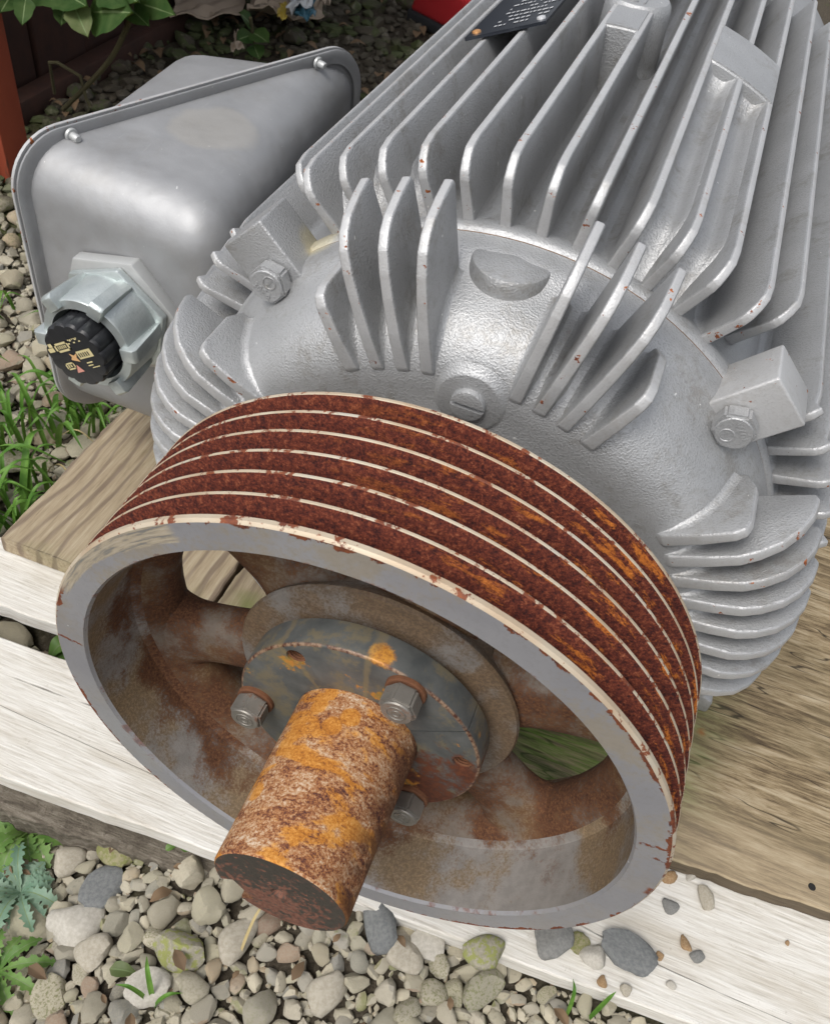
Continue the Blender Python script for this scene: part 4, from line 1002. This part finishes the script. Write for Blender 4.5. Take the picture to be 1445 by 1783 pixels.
cap_poly('cap_print', [[(-0.045, -0.075), (-0.002, -0.075), (-0.023, -0.038)]], M['print_r'])
cap_poly('cap_print', [[(-0.03, -0.012), (0.012, -0.030), (0.006, -0.008), (0.02, 0.012), (-0.002, 0.004), (-0.022, 0.018), (-0.018, 0.0)]], M['print_o'])
blk = [rc(0.028 + i * 0.013, -0.012, 0.007, 0.020) for i in range(5)]
CP = CP @ Matrix.Translation((0, 0, 0.0008)); cap_poly('cap_print', blk, M['cap'])

# ------------------------------------------------------------------ belt pulley
pul = thing('belt_pulley', (0, 0.27, -1.0), 'rusty six groove belt pulley with grey spoked wheel on the motor shaft', 'pulley')
prof = [(0.0, 0.898), (0.0, 0.992), (0.005, 0.998), (0.008, 1.0), (0.022, 1.0)]; mi = [0, 1, 1, 1]
gw = 0.0798; lw = 0.0070; y = 0.022; dep = 0.085
for i in range(6):
    prof += [(y + 0.002, 0.998), (y + 0.024, 1.0 - dep), (y + gw - 0.024, 1.0 - dep), (y + gw - 0.002, 0.998), (y + gw, 1.0)]; mi += [1, 2, 2, 2, 1]
    y += gw
    if i < 5: prof.append((y + lw, 1.0)); mi.append(1); y += lw
prof += [(0.545, 1.0), (0.551, 0.994), (0.551, 0.905), (0.51, 0.875), (0.46, 0.815), (0.40, 0.785), (0.35, 0.785), (0.30, 0.815), (0.262, 0.856), (0.250, 0.868), (0.240, 0.882), (0.228, 0.885), (0.012, 0.890)]
mi += [1, 1, 0, 4, 4, 4, 4, 4, 4, 3, 3, 3, 3, 0]
while len(mi) < len(prof): mi.append(3)
mb = MB(); mb.lathe(prof, 220, m=mi, closed=True)
rim = obj('rim', mb.mesh('rim', [M['rimface'], M['land'], M['groove'], M['rim_in'], M['spoke']], 32), pul)
for i in range(6):
    al = R(17 + 60 * i); rings = []
    d = Vector((math.cos(al), 0, math.sin(al))); tq = Vector((-math.sin(al), 0, math.cos(al)))
    for k in range(15):
        s_ = k / 14; r_ = 0.40 + 0.46 * s_
        fl_ = (abs(s_ - 0.45) / 0.55) ** 3.5
        w = 0.128 + 0.125 * fl_; hh = 0.080 + 0.035 * (abs(s_ - 0.45) / 0.55) ** 4
        c = d * r_ + Vector((0, 0.385, 0)); rg = []
        for q in range(20):
            t = 2 * math.pi * q / 20; cu, su = math.cos(t), math.sin(t)
            rg.append(tuple(c + tq * (w * math.copysign(abs(cu) ** 0.8, cu)) + Vector((0, hh * math.copysign(abs(su) ** 0.8, su), 0))))
        rings.append(rg)
    obj('spoke', ring_loft('spoke', rings, M['spoke'], sm=60), pul)
mb = MB(); mb.lathe([(0.264, 0.20), (0.264, 0.395), (0.270, 0.405), (0.270, 0.470), (0.274, 0.482), (0.286, 0.488), (0.305, 0.480), (0.330, 0.455), (0.36, 0.44), (0.56, 0.42), (0.60, 0.40), (0.60, 0.20)], 128)
hub = obj('hub', mb.mesh('hub', M['hub'], 40), pul)
# split taper bushing
ga = R(90 - 34.5); gp = 0.010
mb = MB(); mb.lathe([(0.120, 0.205), (0.120, 0.4005), (0.123, 0.4055), (0.128, 0.4086), (0.222, 0.4086), (0.226, 0.404), (0.226, 0.34), (0.30, 0.32), (0.30, 0.205)], 140, a0=ga + gp, a1=ga + 2 * math.pi - gp, closed=True)
bush = obj('bushing', mb.mesh('bushing', M['bushing'], 30), pul)
for al in (128, 8, 248):
    mb = MB(); cx, cz = 0.352 * math.cos(R(al)), 0.352 * math.sin(R(al))
    mb.lathe([(0.10, 0.0), (0.10, 0.031), (0.21, 0.031), (0.21, 0.0)], 24, center=(cx, 0, cz))
    boolean(bush, obj('cut', mb.mesh('cut', M['bushing'], 0)))
    mb = MB(); th = [(0.122, 0.0315)]
    for k in range(9): th += [(0.128 + k * 0.009, 0.0312), (0.1325 + k * 0.009, 0.0262)]
    th += [(0.2095, 0.030), (0.2095, 0.0)]
    mb.lathe(th, 24, center=(cx, 0, cz)); obj('threaded_hole', mb.mesh('threaded_hole', M['washer'], 20), bush)
for al, rz in ((68, 8), (188, 25), (308, 40)):
    c = (0.355 * math.cos(R(al)), 0.119, 0.355 * math.sin(R(al)))
    mb = MB(); mb.lathe([(0.001, 0.064), (-0.010, 0.063), (-0.014, 0.058), (-0.014, 0.0)], 32); obj('washer', mb.mesh('washer', M['washer']), pul, loc=c)
    b = obj('bolt', hexhead('bolt', 0.061, 0.066, M['bolt'], 0.007), pul, rot=(0, R(rz), 0), loc=(c[0], 0.104, c[2]))
    mb = MB(); mb.lathe([(-0.070, 0.026), (-0.0735, 0.027), (-0.0735, 0.030), (-0.070, 0.031)], 24); mb.lathe([(-0.070, 0.010), (-0.073, 0.011), (-0.073, 0.014), (-0.070, 0.015)], 16)
    obj('head_mark', mb.mesh('head_mark', M['bolt']), pul, loc=(c[0], 0.104, c[2]))

# ------------------------------------------------------------------ plants
def leaf_strip(path, widths, fold=0.25, lobes=None):
    """leaf surface: centre path, half widths, optional lobed outline"""
    pts_ = catmull(path, 14 if lobes else 6) if len(path) > 2 else [Vector(p) for p in path]; n = len(pts_); v = []; f = []
    up = Vector((0, 0, 1))
    for i, p in enumerate(pts_):
        d = (pts_[min(i + 1, n - 1)] - pts_[max(i - 1, 0)]).normalized(); s_ = d.cross(up)
        s_ = s_.normalized() if s_.length > 1e-4 else Vector((1, 0, 0)); nn = s_.cross(d)
        t = i / (n - 1); j = t * (len(widths) - 1); a = int(j); w = widths[a] + (widths[min(a + 1, len(widths) - 1)] - widths[a]) * (j - a)
        if lobes: w *= lobes(t)
        for k, q in ((-1, 1), (-0.5, 0.45), (-0.07, 0.0), (0.07, 0.0), (0.5, 0.45), (1, 1)): v.append(p + s_ * (w * k) + nn * (w * fold * q))
    for i in range(n - 1):
        for k in range(5): f.append((i * 6 + k, i * 6 + k + 1, (i + 1) * 6 + k + 1, (i + 1) * 6 + k))
    return v, f
def plant(name, x, y, n, length, width, mat, label, lobed, cat='plant', lift=0.35, a0=0.0, a1=6.28, seed=1, group=None):
    r = random.Random(seed); z = g_h(x, y) + 0.03
    t = thing(name, (x, y, z), label, cat, group)
    for i in range(n):
        a = a0 + (a1 - a0) * (i + r.uniform(-0.2, 0.2)) / n; L = length * r.uniform(0.65, 1.1); W = width * r.uniform(0.8, 1.2)
        h = L * lift * r.uniform(0.5, 1.2); dx, dy = math.cos(a), math.sin(a)
        path = [(x, y, z), (x + dx * L * 0.35, y + dy * L * 0.35, z + h * 0.9), (x + dx * L * 0.7, y + dy * L * 0.7, z + h), (x + dx * L, y + dy * L, z + h * 0.55)]
        ph = r.uniform(0, 6)
        lob = (lambda q, ph=ph: 0.45 + 0.55 * (1 - ((q * lobed + ph) % 1.0)) ** 1.2 + 0.08 * math.sin(q * 70 + ph)) if lobed else None
        v, f = leaf_strip(path, [0.10 * W, 0.45 * W, 0.85 * W, W, 0.85 * W, 0.05 * W], 0.3, lob)
        obj('leaf', mesh('leaf', v, f, [mat, M['rib']], [1 if k % 5 == 2 else 0 for k in range(len(f))], sm=70), t)
    return t
plant('dandelion', -1.56, 0.00, 14, 0.24, 0.050, M['leaf'], 'bright green lobed weed below the bleached board at left', 5.5, seed=3)
plant('thistle', -1.40, -0.27, 18, 0.22, 0.042, M['leaf_blue'], 'pale bluish green thistle rosette at the left edge', 7.0, seed=5)
plant('weed', -1.26, -0.60, 12, 0.24, 0.040, M['leaf'], 'green toothed weed at the bottom left corner', 6.0, seed=8)
plant('seedling', -0.66, -0.42, 1, 0.14, 0.032, M['leaf_pale'], 'single small round leaf beside the bottom gravel', False, a0=3.3, seed=10)
plant('seedling', -2.05, 0.84, 2, 0.22, 0.055, M['leaf'], 'small green leaf in the gap between the bleached boards', False, lift=0.6, a0=0.5, a1=1.6, seed=12)
plant('seedling', -0.80, 0.155, 3, 0.07, 0.022, M['leaf'], 'tiny green seedling at the edge of the bleached board', False, seed=14)

def grass(name, spots, label, kind=None, mat='grass', cat='grass'):
    mb = MB(); r = random.Random(len(spots) * 7 + 1)
    for (x, y, L, lean, az, w) in spots:
        z = g_h(x, y); dx, dy = math.cos(az) * lean, math.sin(az) * lean
        path = [(x, y, z), (x + dx * L * 0.25, y + dy * L * 0.25, z + L * 0.45), (x + dx * L * 0.65, y + dy * L * 0.65, z + L * 0.8), (x + dx * L * 1.15, y + dy * L * 1.15, z + L * (0.95 - 0.45 * lean))]
        v, f = leaf_strip(path, [w * 0.8, w, w * 0.8, w * 0.08], 0.35); mb.add(v, f)
    o = obj(name, mesh(name, mb.v, mb.f, M[mat], sm=70)); return tag(o, label, cat, kind=kind)
sp = []
r_ = random.Random(5)
for _ in range(170):
    cx, cy, q = r_.choice(((-2.85, 1.55, 0.28), (-3.1, 1.9, 0.3), (-3.35, 1.4, 0.4), (-3.0, 2.6, 0.25), (-3.6, 2.2, 0.4)))
    sp.append((r_.gauss(cx, q * 0.6), r_.gauss(cy, q * 0.6), r_.uniform(0.25, 0.62), r_.uniform(0.15, 0.9), r_.uniform(0, 6.28), r_.uniform(0.012, 0.026)))
for _ in range(40): sp.append((r_.uniform(-4.6, -2.7), r_.uniform(2.4, 4.2), r_.uniform(0.2, 0.45), r_.uniform(0.3, 1.0), r_.uniform(0, 6.28), r_.uniform(0.01, 0.02)))
sp = [q for q in sp if q[0] < -2.6]
grass('grass', sp, 'long green grass tuft along the brown plank at left', kind='stuff')
grass('grass_blade', [(-0.55, -0.48, 0.22, 0.5, 2.2, 0.012), (-0.53, -0.50, 0.15, 0.7, 0.6, 0.010), (-0.57, -0.49, 0.18, 0.6, 3.3, 0.010)], 'few short grass blades by the square pale stone')
grass('grass_blade', [(1.10, 0.10, 0.26, 0.35, 1.9, 0.010)], 'single thin grass blade leaning left at the lower board edge')
grass('grass_blade', [(1.20, 0.14, 0.30, 0.2, 1.0, 0.010)], 'single upright grass blade under the dark slate stone')
mbs = [(-0.30, -0.20, 0.28, 0.8, 1.4, 0.007)]
grass('straw', mbs, 'dry straw between the mossy stone and the round stone', mat='straw', cat='straw')
sp = [(r_.uniform(-4.0, -2.7), r_.uniform(1.2, 3.4), 0.3, 1.3, r_.uniform(0, 6.28), 0.008) for _ in range(9)]
grass('dry_grass', sp, 'dry straw stalks lying in the gravel left of the plank', mat='straw', cat='straw', kind='stuff')

# bramble at the top left: stem with big leaves, hanging in from above
def oval_leaf(c, d, n, L, W, mat, parent, name='leaf'):
    d = Vector(d).normalized(); n = Vector(n).normalized(); s_ = d.cross(n).normalized(); n = s_.cross(d); v = []; f = []; k = 13
    for i in range(k):
        t = i / (k - 1); w = W * (math.sin(math.pi * min(1, t ** 0.75)) ** 0.8) * (1 + 0.07 * math.sin(t * 60)); z = -0.14 * L * (t - 0.3) ** 2
        for q, b in ((-1, 0.18), (-0.5, 0.07), (-0.05, 0), (0.05, 0), (0.5, 0.07), (1, 0.18)): v.append(Vector(c) + d * (t * L) + s_ * (w * q) + n * (z + W * b + 0.02 * W * math.sin(t * 25 + q * 3)))
    for i in range(k - 1):
        for a in range(5): f.append((i * 6 + a, i * 6 + a + 1, (i + 1) * 6 + a + 1, (i + 1) * 6 + a))
    return obj(name, mesh(name, v, f, [mat, M['rib']], [1 if k % 5 == 2 else 0 for k in range(len(f))], sm=70), parent)
def unproj(u, v, y):
    d = Rc @ np.array([(u - 722.5) / 1556.19, -(v - 891.5) / 1556.19, -1.0]); t = (y - Cc[1]) / d[1]; return Cc + d * t
bramble = thing('bramble', (-5.6, 6.6, -1.9), 'dark green bramble leaves hanging over the red post at the top left', 'plant')
YB = 6.0
stem = [unproj(u, v, y) for u, v, y in ((110, 190, 6.3), (150, 150, 6.2), (190, 105, 6.1), (215, 60, 6.0), (228, 20, 5.9), (215, -30, 5.8), (120, -70, 5.7), (20, -60, 5.7))]
mb = MB(); mb.tube(catmull(stem, 6), 0.025, 7); obj('stem', mb.mesh('stem', M['twig']), bramble)
for (u0, v0, u1, v1, w, mt, yy) in ((160, 20, 228, 18, 0.21, 'leaf_dark', 5.8), (128, 8, 152, 62, 0.115, 'leaf_pale', 5.7), (112, 10, 106, 42, 0.085, 'leaf_dark', 5.9), (225, 12, 258, 42, 0.10, 'leaf_dark', 6.0), (232, 2, 302, 22, 0.13, 'leaf_dark', 6.1), (45, -5, 38, 42, 0.085, 'leaf_dark', 5.6), (100, -20, 150, 8, 0.17, 'leaf_dark', 5.8), (20, -10, 0, 20, 0.10, 'leaf_dark', 5.6), (180, -30, 240, 0, 0.2, 'leaf_dark', 5.9), (60, -30, 130, -5, 0.18, 'leaf_dark', 5.9)):
    a = Vector(unproj(u0, v0, yy)); b = Vector(unproj(u1, v1, yy - 0.25)); oval_leaf(a, b - a, (0.45, -0.75, 0.55), (b - a).length, w, M[mt], bramble)
twig = [unproj(u, v, y) for u, v, y in ((95, 162, 6.4), (90, 130, 6.35), (86, 108, 6.3), (100, 108, 6.25), (140, 132, 6.2), (150, 170, 6.2), (158, 185, 6.2))]
mb = MB(); mb.tube(twig, 0.017, 6); tag(obj('twig', mb.mesh('twig', M['twig'])), 'thin bent dry stalk in front of the dark boards', 'twig')
sap = thing('sapling', (-5.0, 8.2, -1.9), 'small sapling with four dull green leaves behind the terminal box', 'plant')
mb = MB(); mb.tube([unproj(445, 110, 8.4), unproj(440, 60, 8.3), unproj(436, 30, 8.2)], 0.02, 6); obj('stem', mb.mesh('stem', M['twig']), sap)
for (u0, v0, u1, v1, w) in ((438, 42, 418, 20, 0.09), (438, 60, 412, 68, 0.10), (440, 55, 468, 72, 0.11), (442, 78, 452, 102, 0.10)):
    a = Vector(unproj(u0, v0, 8.3)); b = Vector(unproj(u1, v1, 8.1)); oval_leaf(a, b - a, (0.3, -0.6, 0.7), (b - a).length, w, M['leaf_dark'], sap)

lm = MB(); r_ = random.Random(31)
for _ in range(260):
    x, y = r_.uniform(-7.5, -2.7), r_.uniform(3.2, 12.5)
    if r_.random() < 0.12: x, y = r_.uniform(-1.6, 1.4), r_.uniform(-0.9, 0.1)
    z = g_h(x, y) + r_.uniform(0.05, 0.10); L = r_.uniform(0.04, 0.11) if y < 1 else r_.uniform(0.08, 0.24); a = r_.uniform(0, 6.28); tl_ = r_.uniform(-0.5, 0.5)
    v, f = leaf_strip([(x, y, z), (x + math.cos(a) * L * 0.5, y + math.sin(a) * L * 0.5, z + L * 0.18), (x + math.cos(a) * L, y + math.sin(a) * L, z + L * tl_ * 0.4)], [0.02 * L, 0.22 * L, 0.26 * L, 0.02 * L], r_.uniform(0.1, 0.6)); lm.add(v, f)
tag(obj('leaf_litter', mesh('leaf_litter', lm.v, lm.f, simple('dead_leaf', (0.07, 0.045, 0.025), (0.24, 0.155, 0.085), 0.85, scale=3), sm=70)), 'dry brown dead leaves scattered over the gravel', 'leaf litter', kind='stuff')
# ------------------------------------------------------------------ background
post = thing('red_post', (-5.75, 5.4, -1.95), 'weathered red painted timber post at the left edge', 'post')
obj('post', bevel_box('post', -5.95, -5.57, 5.2, 5.55, -2.1, 2.2, M['red'], 0.02), post)
obj('side_board', bevel_box('side_board', -6.2, -5.74, 5.02, 5.17, -2.1, -0.95, M['worn_red'], 0.02), post)
shed = thing('shed', (-6.6, 8.0, -1.95), 'dark red boarded wall in deep shade behind the bramble', 'shed')
for i in range(9):
    obj('wall_board', bevel_box('wall_board', -6.62 - 0.04 * (i % 2), -6.50 - 0.04 * (i % 2), 5.3 + i * 0.86, 6.13 + i * 0.86, -2.1, 3.0, M['dark_red'], 0.02), shed)
obj('sill_beam', bevel_box('sill_beam', -6.45, -6.2, 5.3, 13.0, -2.05, -1.72, M['dark_red'], 0.03), shed)
obj('unseen_shade_roof', bevel_box('unseen_shade_roof', -13.0, -3.3, 4.8, 15.0, 2.75, 2.95, M['dark_red'], 0.02), shed)  # out of view, added and enlarged to shade the wall and far gravel
obj('back_wall', bevel_box('back_wall', -13.0, -4.5, 15.0, 15.2, -2.1, 3.0, M['dark_red'], 0.02), shed)
# crumpled cardboard and a wrapper
def crumple(name, pts4, mat, amp, seed, n=14, thick=0.02):
    r = np.random.default_rng(seed); a, b, c, d = [np.array(p, float) for p in pts4]; v = []
    k = [(r.normal(size=2) * 6, r.uniform(0, 6), r.uniform(0.4, 1)) for _ in range(6)]
    for j in range(n):
        for i in range(n):
            u, w = i / (n - 1), j / (n - 1); p = (a * (1 - u) + b * u) * (1 - w) + (d * (1 - u) + c * u) * w
            h = sum(q * abs(math.sin(f_[0] * u + f_[1] * w + ph)) for f_, ph, q in k) / 3
            v.append(p + np.array([0.15 * math.sin(9 * w + seed) * amp, 0.15 * math.sin(8 * u) * amp, amp * h]))
    nn = len(v); v += [p - np.array([0, 0, thick]) for p in v]
    f = [(j * n + i, j * n + i + 1, (j + 1) * n + i + 1, (j + 1) * n + i) for j in range(n - 1) for i in range(n - 1)]
    f += [tuple(nn + q for q in x[::-1]) for x in f]
    bd = [i for i in range(n)] + [j * n + n - 1 for j in range(1, n)] + [(n - 1) * n + i for i in range(n - 2, -1, -1)] + [j * n for j in range(n - 2, 0, -1)]
    f += [(bd[i], bd[(i + 1) % len(bd)], nn + bd[(i + 1) % len(bd)], nn + bd[i]) for i in range(len(bd))]
    return recalc(mesh(name, [tuple(p) for p in v], f, mat, sm=25))
def G(u, v, z=-1.88): 
    d = Rc @ np.array([(u - 722.5) / 1556.19, -(v - 891.5) / 1556.19, -1.0]); t = (z - Cc[2]) / d[2]; return Cc + d * t
tag(obj('cardboard', crumple('cardboard', [G(435, 62, -1.74), G(560, 62, -1.74), G(575, -8, -1.74), G(440, -10, -1.74)], M['card'], 0.30, 3)), 'crumpled torn brown cardboard lying on the gravel', 'cardboard')
tag(obj('cardboard', crumple('cardboard', [G(300, 45, -1.74), G(420, 40, -1.74), G(430, -20, -1.74), G(310, -20, -1.74)], M['card'], 0.16, 5)), 'flat dirty brown cardboard behind the bramble leaves', 'cardboard')
tag(obj('cardboard', crumple('cardboard', [G(402, 100, -1.74), G(424, 98, -1.74), G(418, 72, -1.74), G(410, 70, -1.74)], M['card'], 0.10, 9, n=8)), 'small torn cardboard scrap below the sapling', 'cardboard')
wr = thing('wrapper', tuple(G(510, 25, -1.6)), 'crumpled white blue and yellow wrapper on the cardboard', 'wrapper')
obj('white_part', crumple('white_part', [G(500, 38, -1.45), G(538, 34, -1.45), G(540, 0, -1.45), G(508, 0, -1.45)], M['wrap_w'], 0.22, 12, n=10), wr)
obj('blue_part', crumple('blue_part', [G(512, 48, -1.48), G(546, 42, -1.48), G(546, 12, -1.48), G(515, 20, -1.48)], M['wrap_b'], 0.14, 13, n=10), wr)
obj('yellow_part', crumple('yellow_part', [G(482, 40, -1.45), G(497, 42, -1.45), G(500, 20, -1.45), G(488, 18, -1.45)], M['wrap_y'], 0.10, 14, n=8), wr)
# red tool case half hidden behind the motor
tl = thing('tool_case', tuple(G(770, 60)), 'red and grey plastic tool with a blue part behind the motor', 'tool')
ct = Vector(G(790, 42)); mt4 = Matrix.Translation(ct) @ Matrix.Rotation(R(-28), 4, 'Z')
bm = prism_bm([(-0.48, 0.10), (0.75, 0.10), (0.75, 0.55), (0.15, 0.60), (-0.40, 0.34)], lambda u, v, w: mt4 @ Vector((u, w, v)), 0.9, 0.07, 4); obj('body', bm_mesh('body', bm, M['red_plastic']), tl)
bm = prism_bm([(-0.50, -0.05), (0.78, -0.05), (0.78, 0.12), (-0.50, 0.12)], lambda u, v, w: mt4 @ Vector((u, w, v)), 0.94, 0.04, 3); obj('base', bm_mesh('base', bm, M['grey_plastic']), tl)
bm = prism_bm([(0.10, 0.56), (0.60, 0.56), (0.60, 0.80), (0.20, 0.80)], lambda u, v, w: mt4 @ Vector((u, w, v)), 0.5, 0.04, 3); obj('motor_cover', bm_mesh('motor_cover', bm, M['grey_plastic']), tl)
bm = prism_bm([(0.42, 0.3), (1.1, 0.3), (1.1, 1.05), (0.55, 1.05)], lambda u, v, w: mt4 @ Vector((u, w + 0.3, v)), 0.5, 0.06, 3); obj('blue_part', bm_mesh('blue_part', bm, M['blue_plastic']), tl)

for o in list(bpy.data.objects):
    if '_base' in o: del o['_base']
for me in list(bpy.data.meshes):
    if me.users == 0: bpy.data.meshes.remove(me)
